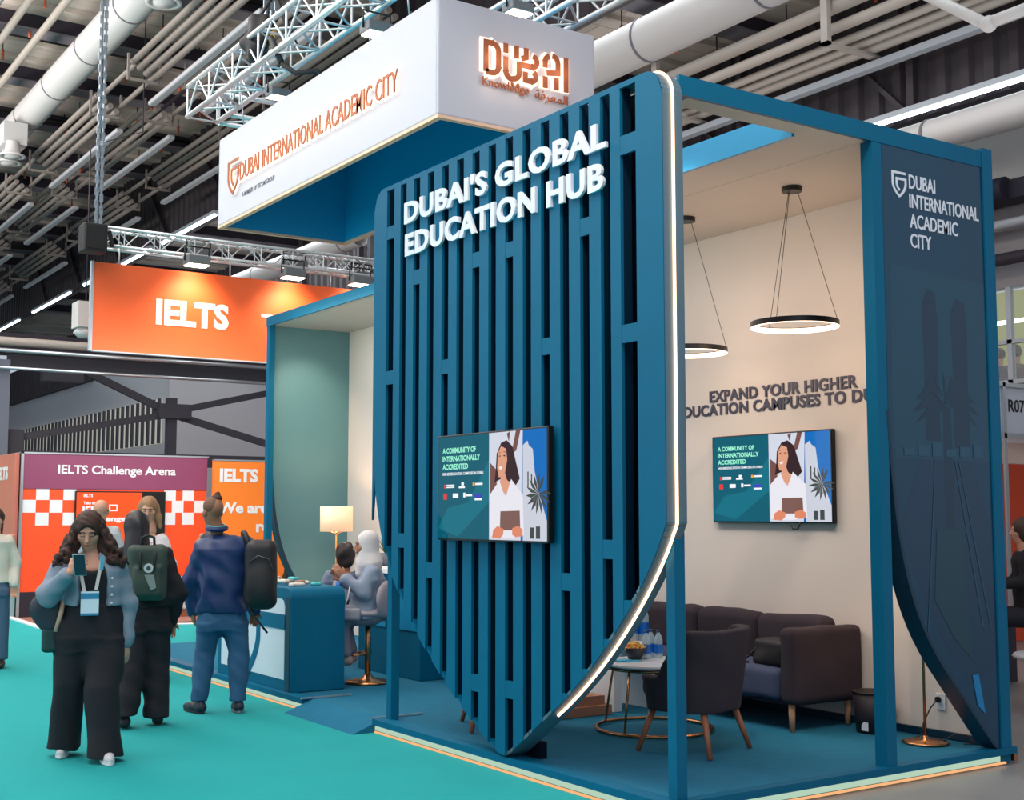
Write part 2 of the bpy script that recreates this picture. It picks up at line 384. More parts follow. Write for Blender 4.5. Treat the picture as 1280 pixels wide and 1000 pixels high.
# dark corrugated upstand walls
CORR = mat('corrugated_dark_cladding', (56, 48, 54), 0.55)
def corr(name, X, y0, y1, z0, z1, mt=CORR):
    b = B(); pts = []; y = y0
    while y < y1:
        pts += [(X, y), (X, y+0.14), (X-0.07, y+0.19), (X-0.07, y+0.33)]; y += 0.38
    vs = [(p[0], p[1], z) for p in pts for z in (z0, z1)]
    b.add(vs, [(2*i, 2*i+2, 2*i+3, 2*i+1) for i in range(len(pts)-1)]); b.box(X+0.02, X+0.2, y0, y1, z0, z1)
    return struct(name, b, mt)
corr('wall_upper', XA, 12.5, 60, 8.9, Z1-0.01); corr('wall_clerestory', XB, 3, 60, 7.22, Z2-0.01)
STEEL = mat('dark_grey_steel', (62, 64, 74), 0.5)
for k, Y in enumerate(np.arange(8.0, 34, 3.4)):     # bracing on the clerestory wall
    b = B(); b.bar((XB-0.14, Y, 7.3), (XB-0.14, Y+1.9, Z2-0.05), 0.07); b.bar((XB-0.12, Y-0.1, 7.25), (XB-0.12, Y-0.1, Z2-0.02), 0.12)
    tag(obj('wall_brace', b, CORR), 'dark diagonal brace on the corrugated clerestory wall', 'brace', 'braces on the clerestory wall')
for k, Y in enumerate(np.arange(24.0, 48, 4.2)):
    b = B(); b.bar((XA-0.16, Y, 8.95), (XA-0.16, Y+2.3, Z1-0.1), 0.08)
    tag(obj('wall_brace', b, CORR), 'dark diagonal brace on the upper corrugated wall', 'brace', 'braces on the upper corrugated wall')
# tube lights along the lower edges of the upstands
LED = emat('cool_led_tube', (225, 245, 255), 7.0)
RAILM = mat('light_rail_grey', (176, 182, 190), 0.5)
def tubelight(X, Y0, Y1, z, lab, grp, wdt=0.05, m=LED):
    t = thing('tube_light', lab, 'light', (X, Y0, z), grp)
    b = B(); b.box(X-wdt, X+wdt, Y0, Y1, z+0.02, z+0.10); obj('housing', b, RAILM, t)
    b = B(); b.tube([(X, Y0+0.05, z), (X, Y1-0.05, z)], wdt*0.7, 6); obj('tube', b, m, t)
for Y0, Y1 in ((54, 48.5), (46.5, 41.5), (40, 36.2), (36, 33.4), (32.6, 28.6)):
    tubelight(XA-0.25, Y1, Y0, 8.76, 'lit cool white tube light under the upper corrugated wall edge', 'tube lights along the upper wall edge', 0.06)
for Y0, Y1 in ((9.0, 13.6), (5.2, 8.95)):
    tubelight(XB-0.35, Y0, Y1, 7.17, 'lit cool white tube light along the clerestory wall behind the stand', 'tube lights along the clerestory wall', 0.05)
DUCTM = mat('white_duct_metal', (206, 204, 204), 0.45, noise=0.04, nscale=1)
def duct(name, X, z, r, Y0, Y1, lab, step=2.4, m=DUCTM):
    t = thing(name, lab, 'duct', (X, Y0, z-r))
    b = B(); b.tube([(X, Y0, z), (X, Y1, z)], r, 28, cap=False); obj('shell', b, m, t)
    y = Y0+0.7
    while y < Y1: obj('seam_band', B().tube([(X, y, z), (X, y+0.04, z)], r+0.012, 28), FLG, t); y += step
    return t
duct('air_duct', 6.25, 10.25, 0.31, 13, 48, 'large round white air duct at the upper left of the roof')
duct('air_duct', 11.75, 8.6, 0.33, 6, 22, 'large round pale duct directly behind the right end of the hanging white sign')
duct('air_duct', XB-0.5, 6.72, 0.22, 4, 16, 'white round duct under the tube light at the upper right', 3.0)
duct('air_duct', 12.2, 7.6, 0.24, 24, 36.8, 'white round duct behind the lighting truss above the orange banner')
def diffuser(X, Y, z, lab, zt):
    t = thing('air_diffuser', lab, 'vent', (X, Y, z), 'round air diffusers on the duct')
    b = B(); b.box(X-0.24, X+0.24, Y-0.33, Y+0.33, z+0.25, 9.93); obj('drop_box', b, DUCTM, t)
    for dx, dy in ((-0.05, -0.30), (0.0, 0.30)):
        b = B(); b.lathe([(0.13, 0.3), (0.16, 0.05), (0.27, 0.0), (0.27, -0.03), (0.20, -0.02), (0.17, 0.05), (0.15, -0.05), (0.001, -0.06)], (X+dx, Y+dy, z), 20); obj('nozzle', b, DUCTM, t)
diffuser(5.92, 17.9, 9.3, 'pair of round white air diffusers at the top left, near the chain hoist', 10.1)
diffuser(5.9, 28.0, 9.2, 'white air diffuser box below the big duct at the far left edge', 10.05)
# pipe trays with the unlit strip lights
PIPEM = mat('grey_beige_pipe', (176, 166, 158), 0.5)
STRIP = mat('pale_strip_light', (176, 176, 182), 0.5)
RACKM = mat('rack_grey_pipe', (138, 128, 122), 0.6)
def tray(X, z, y0, y1, n=4, lab='', grp=''):
    t = thing('pipe_rack', lab, 'pipes', (X, y0, z), grp)
    for k in range(n):
        b = B(); b.tube([(X-0.17+k*0.115, y0, z-0.085*k), (X-0.17+k*0.115, y1, z-0.085*k)], 0.056, 10); obj('pipe', b, RACKM, t)
    for y in (y0+0.1, y1-0.1):
        b = B(); b.box(X-0.27, X+0.27, y-0.02, y+0.02, z-0.37, z-0.32); b.box(X-0.30, X-0.26, y-0.02, y+0.02, z-0.37, z+0.10); b.box(X+0.26, X+0.30, y-0.02, y+0.02, z-0.37, z+0.10)
        obj('bracket', b, RACKM, t)
ROWS = [(6.62, 9.45, 'beside the big white duct'), (7.75, 9.6, 'in the middle of the upper roof'), (9.45, 9.65, 'next to the upper corrugated wall')]
for X, z, wh in ROWS:
    for y in np.arange(14.5+X*0.3, 48, 7.0):
        tray(X, z, y, y+4.9, 4, 'rack of four grey pipes '+wh, 'pipe racks '+wh)
        b = B(); b.tube([(X-0.1, y+4.9, z), (X-0.1, y+7.0, z)], 0.045, 8); b.tube([(X+0.25, y+4.9, z-0.15), (X+0.25, y+7.0, z-0.15)], 0.045, 8)
        tag(obj('pipe_link', b, RACKM), 'pair of thin pipes linking two pipe racks '+wh, 'pipes', 'pipe links '+wh)
        b = B(); b.box(X+0.32, X+0.47, y+0.5, y+5.6, z-0.50, z-0.41)
        tag(obj('strip_light', b, STRIP, bevel=0.03), 'long unlit pale strip light below the pipe rack '+wh, 'light', 'unlit strip lights '+wh)
b = B(); b.tube([(8.75, 13, 10.5), (8.75, 48, 10.5)], 0.04, 8)
tag(obj('sprinkler_pipe', b, NAVYB), 'thin dark sprinkler pipe running lengthwise under the upper roof deck', 'pipe')
for k, X in enumerate((3.75, 4.3)):
    b = B(); b.tube([(X+1.2, 18, 10.6), (X+1.2, 48, 10.6)], 0.07, 8); tag(obj('roof_pipe', b, PIPEM), 'one of two thin grey pipes at the top left corner', 'pipe', 'thin pipes at the top left corner')
duct('air_duct', 4.25, 10.3, 0.16, 14, 48, 'slim pale duct in the extreme top left corner', 4)
for k, (X, z, r) in enumerate(((13.35, 8.42, 0.08), (13.55, 8.28, 0.06), (13.75, 8.24, 0.06), (13.95, 8.22, 0.09), (13.2, 8.65, 0.10))):
    b = B(); b.tube([(X, 4, z), (X, 22, z)], r, 10); tag(obj('wall_pipe', b, PIPEM), 'long beige pipe in the bundle crossing the upper right', 'pipe', 'pipes in front of the clerestory wall')
b = B(); b.box(13.95, 14.1, 4, 22, 7.93, 8.03); tag(obj('cable_channel', b, RAILM), 'long white channel under the bundle of pipes at the upper right', 'channel')
for y in (8.2, 11.6, 15.2):
    b = B(); b.box(13.0, 13.08, y, y+0.12, 8.08, Z2); b.box(13.0, 14.1, y, y+0.12, 8.08, 8.12)
    tag(obj('pipe_hanger', b, PIPEM), 'upright bracket carrying the beige pipe bundle at the upper right', 'bracket', 'brackets under the pipe bundle')
# bent pipe at the top right corner
p = [onX(1175, -8, 12.5), onX(1230, 30, 12.5), onX(1232, 38, 12.7), onX(1290, 12, 13.2)]
b = B(); b.tube([onX(1150, -10, 12.6), onX(1234, 31, 12.6), onX(1238, 33, 12.65)], 0.07, 10); b.tube([onX(1232, 30, 12.6), onX(1290, 8, 12.6)], 0.07, 10); b.ball(onX(1236, 30, 12.6), 0.10)
tag(obj('bent_pipe', b, DUCTM), 'white angled pipe joint in the top right corner', 'pipe')
# hooks
HOOK = mat('orange_hook', (206, 96, 52), 0.5)
h0 = None; rs = random.Random(3); cnt = 0
for Y in np.arange(14.1, 44, 1.55):
    for X in np.arange(3.2, 10.6, 1.15):
        if cnt > 130: break
        x = X+rs.uniform(-0.15, 0.15); y = Y+rs.uniform(-0.2, 0.2)
        if h0 is None:
            b = B(); b.tube([(x, y, Z1), (x, y, Z1-0.28)], 0.012, 5); b.cur = 1; b.tube([(x, y, Z1-0.25), (x+0.01, y, Z1-0.46)], 0.028, 6)
            h0 = obj('hanger_hook', b, [BLACK, HOOK]); tag(h0, 'small orange hanger hook under the roof deck', 'hook', 'orange hanger hooks under the roof deck'); dz = h0.location.z
        else: c = h0.copy(); COL.objects.link(c); c.location = (x, y, dz)
        cnt += 1
for Y in np.arange(8.5, 24, 1.55):
    for X in (11.9, 12.9, 13.9): c = h0.copy(); COL.objects.link(c); c.location = (X+rs.uniform(-0.2, 0.2), Y, Z2-0.46)
# ------------------------------------------------------------------ right hand hall wall (lower) and far end
GREYW = mat('hall_grey_wall', (150, 146, 150), 0.7, noise=0.06, nscale=1.2); PALEW = mat('hall_pale_panel', (186, 182, 180), 0.7, noise=0.05, nscale=1)
XR = 16.0
b = B(); b.box(XR, XR+0.2, 2, 36, -0.01, 3.5); b.box(XR, XR+0.2, 2, 36, 4.9, Z3); b.box(XR, XR+0.2, 13.0, 36, 3.5, 4.9); struct('wall_right', b, GREYW)
b = B(); b.box(XR-0.06, XR, 2, 14, 6.45, 7.7); tag(obj('wall_panel', b, PALEW), 'pale upper wall panel at the right edge above the dark beam', 'panel')
b = B(); b.box(XR-0.5, XR-0.1, 2, 14, 6.05, 6.3); b.tube([(XR-0.55, 10.6, 6.2), (XR-0.55, 11.6, 6.2)], 0.16, 12)
tag(obj('wall_beam', b, NAVYB), 'dark horizontal beam on the right wall above the R07 stand', 'beam')
for z, r, mt, lb in ((5.75, 0.07, RAILM, 'pale pipe below the dark beam on the right wall'), (5.25, 0.09, NAVYB, 'dark pipe low on the right wall above the window')):
    b = B(); b.tube([(XR-0.3, 2, z), (XR-0.3, 14, z)], r, 10); tag(obj('wall_pipe', b, mt), lb, 'pipe')
# upstairs window, green lit room
b = B(); b.box(XR+0.2, XR+1.8, 6, 14, 2.38, 2.5); struct('floor_upstairs', b, GREYW)
GREENW = emat('green_lit_room_wall', (160, 164, 112), 0.7)
b = B(); b.box(XR+1.8, XR+1.9, 6, 14, 3.3, 5.2); struct('wall_upstairs', b, GREENW)
t = thing('window_1', None, None, (XR, 11, 3.5)); t['kind'] = 'structure'
b = B()
for y in (11.0, 12.2, 9.8, 8.6): b.box(XR-0.02, XR+0.06, y-0.04, y+0.04, 3.5, 4.9)
b.box(XR-0.02, XR+0.06, 8, 13, 4.08, 4.14); b.box(XR-0.02, XR+0.06, 8, 13, 3.5, 3.56); obj('window_frame', b, RAILM, t)
b = B(); b.box(XR+0.01, XR+0.02, 8, 13, 3.5, 4.9); obj('pane', b, mat('window_glass', (235, 245, 250), 0.05, alpha=0.12), t)
b = B(); b.box(XR+1.0, XR+1.06, 9.5, 12.5, 4.55, 4.6); tag(obj('linear_light', b, LED), 'lit white linear lamp seen through the upstairs window', 'light')
# far girder, column, walls
YG = 30.0
b = B(); b.box(12.5, 12.7, 37.2, 62, -0.01, 7.7); struct('wall_far_side', b, mat('hall_white_wall', (196, 196, 202), 0.7))
b = B(); b.box(12.5, 24, 37.0, 37.2, -0.01, 7.7); struct('wall_far_end', b, mat('hall_white_wall', (196, 196, 202), 0.7))
b = B(); b.box(-10, 12.5, 62, 62.2, -0.01, 11.3); struct('wall_back', b, GREYW)
corr('wall_dark_cladding', 12.42, 45, 62, 6.3, 7.7)
t = thing('louvre_window', 'long band of tall narrow louvres in the white wall behind the steel girder', 'window', (12.4, 37, 3.9))
GL = mat('louvre_glass', (150, 158, 160), 0.2, noise=0.5, nscale=0.8)
b = B(); b.box(12.40, 12.44, 37.4, 58, 3.75, 5.1); obj('glazing', b, emat('daylight_glazing', (206, 206, 196), 0.55), t)
b = B()
for y in np.arange(37.4, 58, 0.52): b.box(12.33, 12.4, y, y+0.13, 3.75, 5.1)
obj('louvre', b, STEEL, t)
t = thing('steel_girder', 'dark grey steel lattice girder spanning the hall behind the orange stand', 'girder', (10, YG, 3))
def gb(p0, p1, w_=0.22): b = B(); b.bar(p0, p1, w_, w_); return b
b = B(); b.box(6.44, 15.9, YG, YG+0.3, 4.95, 5.25); obj('top_chord', b, STEEL, t)
b = B(); b.box(6.44, 15.9, YG, YG+0.3, 2.78, 3.08); obj('bottom_chord', b, STEEL, t)
b = B(); b.bar((10.25, YG+.15, 2.95), (10.25, YG+.15, 4.45), 0.22); obj('upright', b, STEEL, t)
for p0, p1 in (((8.0, 5.05), (10.2, 4.1)), ((10.2, 4.1), (14.0, 5.0)), ((6.6, 3.35), (10.2, 4.05)), ((10.3, 4.05), (14.3, 3.0))):
    b = B(); b.bar((p0[0], YG+.15, p0[1]), (p1[0], YG+.15, p1[1]), 0.16, 0.16); obj('diagonal', b, STEEL, t)
b = B(); b.box(9.9, 10.7, YG-0.03, YG+0.33, 3.95, 4.3); obj('gusset_plate', b, STEEL, t)
b = B(); b.box(7.2, 8.1, YG-0.03, YG+0.33, 4.7, 5.0); obj('gusset_plate', b, STEEL, t)
b = B(); b.box(6.44, 6.8, YG-0.03, YG+0.33, 3.0, 3.55); obj('gusset_plate', b, STEEL, t)
b = B(); b.box(5.95, 6.42, YG-0.2, YG+0.2, -0.01, 5.1); tag(obj('steel_column', b, mat('blue_grey_column', (116, 126, 142), 0.5)), 'pale blue-grey steel column at the left edge of the photo', 'column')
for z, r, mt, lb in ((5.5, 0.10, PIPEM, 'upper pale pipe'), (5.30, 0.05, ALU, 'middle bright pipe'), (4.90, 0.04, ALU, 'thin bright cable rail')):
    b = B(); b.tube([(5.4, YG-0.3, z), (15.9, YG-0.3, z)], r, 8); tag(obj('girder_pipe', b, mt), lb+' along the top of the steel girder at left', 'pipe')
b = B(); b.box(5.6, 15.9, YG+0.1, YG+1.2, 5.35, 5.75); tag(obj('girder_duct', b, NAVYB), 'dark box duct above the steel girder at left', 'duct')
p = onY(107, 396, 21.9)
t = thing('air_unit', 'white box-shaped air unit beside the left edge of the orange banner', 'air unit', p)
b = B(); b.box(p.x-0.18, p.x+0.24, 21.7, 22.1, p.z-0.20, p.z+0.24); obj('casing', b, DUCTM, t)
b = B(); b.tube([(p.x, 21.9, p.z+0.24), (p.x, 21.9, 8.0), (p.x+0.9, 21.9, 8.4), (p.x+0.9, 21.9, Z1)], 0.012, 6); obj('hanging_rod', b, NAVYB, t)
b = B(); b.lathe([(0.12, 0.1), (0.2, 0), (0.12, -0.08), (0.001, -0.08)], (p.x, 21.9, p.z-0.28), 16); obj('nozzle', b, DUCTM, t)
# ================================================================== trusses
def truss(P0, P1, s, lab, r=0.026, rb=0.011, step=None, kind='lighting_truss'):
    P0 = Vector(P0); P1 = Vector(P1); t = thing(kind, lab, 'truss', P0); d = (P1-P0); L = d.length; d.normalize()
    u = d.cross(Vector((0, 0, 1))).normalized(); v = Vector((0, 0, 1)); c = [(-.5, -.5), (.5, -.5), (.5, .5), (-.5, .5)]
    for a, e in c:
        o = (u*a+v*e)*s; b = B(); b.tube([P0+o, P1+o], r, 8); obj('chord', b, ALUW, t)
    b = B(); n = max(2, round(L/(step or s))); q = lambda i, k: P0+d*(L*i/n)+(u*c[k][0]+v*c[k][1])*s
    for i in range(n+1):
        if i % 2 == 0:
            for k in range(4): b.tube([q(i, k), q(i, (k+1) % 4)], rb, 5, cap=False)
    for i in range(n):
        for k in range(4):
            a, e = (k, (k+1) % 4) if i % 2 == 0 else ((k+1) % 4, k); b.tube([q(i, a), q(i+1, e)], rb, 5, cap=False)
    obj('bracing', b, ALUW, t); return t
truss((5.35, 20, 6.0), (14, 20, 6.0), 0.29, 'long aluminium lighting truss carrying the orange hanging banner')
truss((5.62, 15.6, 6.95), (5.62, 8.2, 6.95), 0.40, 'aluminium box truss above the left face of the white hanging sign', 0.032, 0.014)
truss((5.85, 15.4, 6.95), (7.6, 15.4, 6.95), 0.40, 'short cross truss at the far end of the sign rigging', 0.032, 0.014)
truss((7.45, 14.9, 6.9), (7.45, 8.6, 6.9), 0.40, 'aluminium truss above the right end of the white hanging sign', 0.032, 0.014)
truss((10.5, 24, 6.9), (13.5, 24, 6.9), 0.3, 'distant lattice truss glimpsed below the hanging sign', 0.025, 0.012)
CHAIN = mat('hoist_chain_steel', (150, 164, 176), 0.35, 0.7)
def chain(X, Y, z0, z1, lab, n=2):
    b = B(); k = 0
    for j in range(n):
        z = z0
        while z < z1-0.13:
            o = 0.03 if k % 2 else 0.0; x = X+j*0.07
            if k % 2: b.box(x-0.03, x+0.03, Y-0.01, Y+0.01, z, z+0.13)
            else: b.box(x-0.01, x+0.01, Y-0.03, Y+0.03, z, z+0.13)
            z += 0.10; k += 1
    b.tube([(X+0.02, Y+0.03, z0), (X+0.02, Y+0.03, z1-0.002)], 0.018, 6)
    return tag(obj('hoist_chain', b, CHAIN), lab, 'chain')
chain(5.5, 19.95, 6.15, 11.3, 'long hoist chain running up from the left end of the banner truss')
p = onY(322, 45, 13.6)
t = thing('chain_hoist', 'black chain hoist in a bag hanging at the top left of the sign truss', 'hoist', (p.x, 13.6, p.z-0.25))
sd = SDF((-0.3, -0.3, -0.4), (0.3, 0.3, 0.4), 0.02); sd.cap((0.02, 0, 0.14), (-0.04, 0, -0.16), 0.13, 0.15, 0.03).wave(0.02, 30, 2)
hm = mat('black_canvas', (34, 34, 38), 0.6)
sobj('bag', sd, hm, t, lambda V: V+np.array([p.x, 13.6, p.z]))
b = B(); b.tube([(p.x+0.1, 13.6, p.z-0.05), (p.x+0.24, 13.5, p.z+0.35), (p.x+0.2, 13.6, p.z+0.55)], 0.03); b.tube([(p.x, 13.6, p.z+0.2), (p.x+0.2, 13.6, p.z+0.55)], 0.02)
b.tube([(p.x+0.24, 13.5, p.z+0.35), (p.x+0.4, 13.4, p.z-0.1)], 0.03)
obj('sling', b, hm, t)
b = B(); b.box(p.x+0.10, p.x+0.13, 13.40, 13.5, p.z-0.12, p.z+0.02); obj('yellow_tag', b, mat('yellow_tag', (240, 180, 40), 0.5), t)
chain(p.x+0.14, 13.7, p.z+0.3, 11.2, 'pair of hoist chains above the black hoist bag', 3)
for X_, Y_, z_, zt_, wh in ((5.62, 9.0, 7.17, 11.3, 'near end of the truss over the left face of the sign'), (7.45, 9.0, 7.12, 11.3, 'near end of the truss over the right end of the sign'), (7.45, 14.4, 7.12, 11.3, 'far end of the truss over the right end of the sign'), (10.6, 20, 6.15, 11.3, 'right end of the banner truss'), (12.4, 24, 7.06, 9.35, 'distant lattice truss')): chain(X_, Y_, z_, zt_, 'hoist chain holding the '+wh, 1)
# black sling wrapped round the truss
q = onX(352, 90, 5.5)
b = B(); b.tube([q+Vector((0, 0, .1)), q+Vector((0.12, -0.1, -0.02)), q+Vector((0.3, -0.25, 0.0)), q+Vector((0.42, -0.3, -0.12))], 0.03); b.tube([q+Vector((0, 0, 0.1)), q+Vector((-0.05, 0.2, 0.45))], 0.035)
tag(obj('black_strap', b, hm), 'black strap wrapped around the truss above the sign', 'strap')
def floodlight(P, lab, grp, aim=Vector((0, -0.35, -1)), s=1.0, lit=6.0):
    P = Vector(P); t = thing('floodlight', lab, 'light', P, grp)
    b = B(); b.box(P.x-0.16*s, P.x+0.16*s, P.y-0.12*s, P.y+0.12*s, P.z-0.05*s, P.z+0.07*s); obj('housing', b, mat('floodlight_grey', (120, 126, 130), 0.5, 0.3), t, bevel=0.015)
    b = B(); b.box(P.x-0.14*s, P.x+0.14*s, P.y-0.10*s, P.y+0.10*s, P.z-0.062*s, P.z-0.052*s); obj('lens', b, emat('warm_flood_lens', (255, 226, 190), lit), t)
    b = B(); b.tube([(P.x-0.17*s, P.y, P.z), (P.x-0.17*s, P.y, P.z+0.2*s), (P.x+0.17*s, P.y, P.z+0.2*s), (P.x+0.17*s, P.y, P.z)], 0.012*s, 6); obj('yoke', b, BLACK, t); return t
for i, (px, py, py2) in enumerate(((248, 318, 327), (368, 332, 343), (452, 347, 352))):
    a = onY(px, py, 20.1); c = onY(px-2, py2, 19.78)
    wh = ('left', 'middle', 'right')[i]
    floodlight(a, 'rear floodlight of the '+wh+' pair above the orange banner', 'floodlights above the orange banner', s=1.2, lit=14)
    floodlight(c, 'front floodlight of the '+wh+' pair above the orange banner', 'floodlights above the orange banner', s=1.2, lit=14)
    spot('banner_spot', (c.x, 19.4, c.z-0.2), (c.x, 19.95, 4.9), 70, (1, 0.78, 0.5), 110, 0.9, 0.1)
floodlight(onX(471, 38, 5.75), 'silver floodlight hanging from the truss over the left face of the white sign', None, s=0.9, lit=0.6)
floodlight(onX(348, 118, 5.9), 'small floodlight in the truss at the far left end of the white sign', None, s=0.8, lit=0.6)
floodlight(onY(648, 12, 9.8), 'grey floodlight above the right face of the white sign', None, s=0.8, lit=0.6)
t = thing('loudspeaker', 'black box at the left end of the banner truss', 'speaker', (5.38, 19.8, 5.68))
b = B(); b.box(5.22, 5.58, 19.55, 19.9, 5.68, 6.12); obj('cabinet', b, hm, t, bevel=0.02)
b = B(); b.box(5.26, 5.54, 19.53, 19.55, 5.72, 6.08); obj('grille', b, BLACK, t)
b = B(); b.bar((5.64, 19.7, 6.05), (5.70, 19.7, 5.8), 0.05); obj('side_bracket', b, BLACK, t)
# ================================================================== orange hanging banner
t = thing('hanging_banner', 'large orange hanging banner with white IELTS lettering', 'banner', (8, 20, 4.19))
b = B(); b.box(5.50, 12.4, 19.98, 20.05, 4.20, 5.60); obj('panel', b, mat('banner_orange', (255, 104, 50), 0.55), t)
b = B(); b.box(5.46, 5.50, 19.97, 20.06, 4.19, 5.61); b.box(5.5, 12.4, 19.97, 20.06, 4.18, 4.20); obj('edge_trim', b, RAILM, t)
b = text_b('IELTS', (6.50, 19.975, 4.68), UY, 1.23, 0.43, 0.005, 0.045); obj('lettering', b, WHITE, t)
b = text_b('Th', (8.30, 19.975, 4.77), UY, 0.52, 0.24, 0.005, 0.035); obj('lettering', b, WHITE, t)
for x in (5.9, 7.75, 9.6, 10.9): obj('hanging_rod', B().tube([(x, 20.01, 5.6), (x, 20.01, 5.86)], 0.012, 5), ALUW, t)
# ================================================================== stand platform
X0, X1, Y0, Y1, ZT = 4.58, 7.49, 5.30, 15.02, 4.14
PG = 0.10
GLOW = emat('plinth_led_glow', (190, 220, 196), 0.75)
GLOWO = emat('plinth_led_orange', (255, 186, 130), 0.85)
t = thing('stand_platform', 'low carpeted platform of the blue stand with a lit plinth edge', 'platform', (6, 10, 0))
b = B(); b.box(4.66, 7.60, Y0+0.03, Y1+0.1, 0.0, PG-0.004); obj('deck', b, CARPB, t)
b = B(); b.box(X0, 4.66, 8.70, 9.95, 0, 0.012); b.prism([(4.66, 8.70, 0.0), (4.66, 8.70, PG-0.003), (4.2+0.2, 8.70, 0.0)], (0, 1.25, 0)); obj('ramp', b, CARPB, t)
def edge(x0, x1, y0, y1):     # blue capping with glowing strip below it
    b = B(); b.box(x0, x1, y0, y1, PG-0.04, PG+0.004); return b
for (a, c) in ((Y0-0.01, 8.69), (9.96, Y1+0.1)):
    obj('edge_cap', edge(X0-0.02, 4.68, a, c), BLUE, t)
    b = B(); b.box(X0+0.005, X0+0.03, a+0.02, c, 0.018, PG-0.04); obj('led_strip', b, GLOW, t)
    b = B(); b.box(X0-0.004, X0+0.012, a+0.02, c, 0.0, 0.012); obj('led_profile', b, GLOWO, t)
obj('edge_cap', edge(X0-0.02, 7.60, Y0-0.02, Y0+0.06), BLUE, t)
b = B(); b.box(X0+0.02, 7.45, Y0+0.005, Y0+0.03, 0.018, PG-0.04); obj('led_strip', b, GLOW, t)
b = B(); b.box(X0+0.02, 7.5, Y0-0.006, Y0+0.012, 0.0, 0.012); obj('led_profile', b, GLOWO, t)
b = B(); b.box(4.55, 5.0, 8.69, 8.71, PG, PG+0.012); b.box(4.55, 5.02, 9.945, 9.965, PG, PG+0.012); obj('end_profile', b, ALU, t)
# ================================================================== slatted shield wall
XS0, XS1 = 4.55, 4.70
LC = [(8.71, 2.3), (8.70, 2.1), (8.665, 1.85), (8.60, 1.6), (8.49, 1.33), (8.30, 1.08), (8.0, 0.785), (7.68, 0.54), (7.33, 0.315), (7.0, 0.14), (6.90, 0.115)]
RC = [(5.275, 1.60), (5.385, 1.39), (5.62, 1.085), (5.92, 0.78), (6.23, 0.53), (6.48, 0.365), (6.78, 0.155), (6.86, 0.115)]
def smooth(P, n=2):
    for _ in range(n): P = [P[0]]+[q for a, c in zip(P[:-1], P[1:]) for q in ((0.75*a[0]+0.25*c[0], 0.75*a[1]+0.25*c[1]), (0.25*a[0]+0.75*c[0], 0.25*a[1]+0.75*c[1]))]+[P[-1]]
    return P
LC = smooth(LC); RC = smooth(RC)
def zb(y):
    P = sorted(RC+LC); return float(np.interp(y, [q[0] for q in P], [q[1] for q in P])) if 5.275 < y < 8.71 else 1.6
def zt(y):
    r = 0.16; T = ZT+0.02
    for c, sg in ((5.275+r, -1), (8.71-r, 1)):
        d = (y-c)*sg
        if d > 0: return T-r+math.sqrt(max(0, r*r-min(d, r)**2))
    return T
def strip(b, ya, yb, x0, x1, lo=None, hi=None):
    if yb <= ya: return
    n = max(1, int((yb-ya)/0.03)); ys = [ya+(yb-ya)*i/n for i in range(n+1)]
    top = [(y, min(zt(y), hi) if hi else zt(y)) for y in ys]; bot = [(y, max(zb(y), lo) if lo else zb(y)) for y in ys]
    if any(tt[1] <= bb[1]+0.004 for tt, bb in zip(top, bot)):
        k = [i for i in range(n+1) if top[i][1] > bot[i][1]+0.004]
        if len(k) < 2: return
        top = [top[i] for i in k]; bot = [bot[i] for i in k]
    b.prism([(x0, y, z) for y, z in bot]+[(x0, y, z) for y, z in reversed(top)], (x1-x0, 0, 0))
gapc = [5.578]+[5.79+0.2045*(i-1) for i in range(1, 14)]+[8.447]
gaps = [(c-0.046, c+0.046) for c in gapc]; gaps[0] = (5.506, 5.649); gaps[14] = (8.389, 8.504)
brid = {0: [(163, 187), (403, 426)], 1: [(675, 699)], 2: [(270, 292)], 3: [(717, 739)], 4: [(421, 442)], 6: [(300, 319), (853, 875)], 8: [(313, 332), (845, 866)],
        10: [(448, 466)], 11: [(704, 723)], 12: [(335, 353)], 13: [(667, 685)], 14: [(280, 296), (462, 479)]}
gpx = [795, 766, 738, 714, 690, 666, 644, 622, 602, 583, 563, 546, 528, 511, 495]
t = thing('slatted_shield_wall', 'tall blue slatted shield-shaped wall with white lettering and a lit right edge', 'wall panel', (4.62, 7.0, 0.1))
b = B(); XF = 4.635   # back of the slat layer
edges = [5.275]+[v for g in gaps for v in g]+[8.71]
for i in range(0, len(edges), 2): strip(b, edges[i], edges[i+1], XS0, XS0+0.022)
for i, (a, c) in enumerate(gaps):
    strip(b, a, c, XS0+0.001, XS0+0.021, lo=ZT-0.012)
    for p0, p1 in brid.get(i, []):
        z1 = onX(gpx[i], p0, XS0).z; z0 = onX(gpx[i], p1, XS0).z; strip(b, a, c, XS0+0.001, XS0+0.021, lo=z0, hi=z1)
    if i < 4: strip(b, a, c, XS0+0.002, XS0+0.02, hi=zb((a+c)/2)+0.02)
obj('slat_panel', b, BLUE, t)
b = B()
for i in range(0, len(edges), 2): strip(b, edges[i]+0.001, edges[i+1]-0.001, XS0+0.0225, XF, hi=4.15)
obj('slat_core', b, mat('slat_core_dark', (2, 36, 58), 0.7, spec=0.1), t)
b = B(); strip(b, 5.545, 8.69, XF+0.04, XF+0.05, hi=4.12); obj('backing_board', b, NAVY, t)
def outline_right(off=0.0):
    r = 0.16; c = (5.275+r, ZT+0.02-r); pts = [(5.75, ZT+0.02+off)]
    pts += [(c[0]-(r+off)*math.sin(a), c[1]+(r+off)*math.cos(a)) for a in [i*math.pi/16 for i in range(9)]]
    return pts+[(q[0]-off*0.8, q[1]-off*0.5) for q in RC]
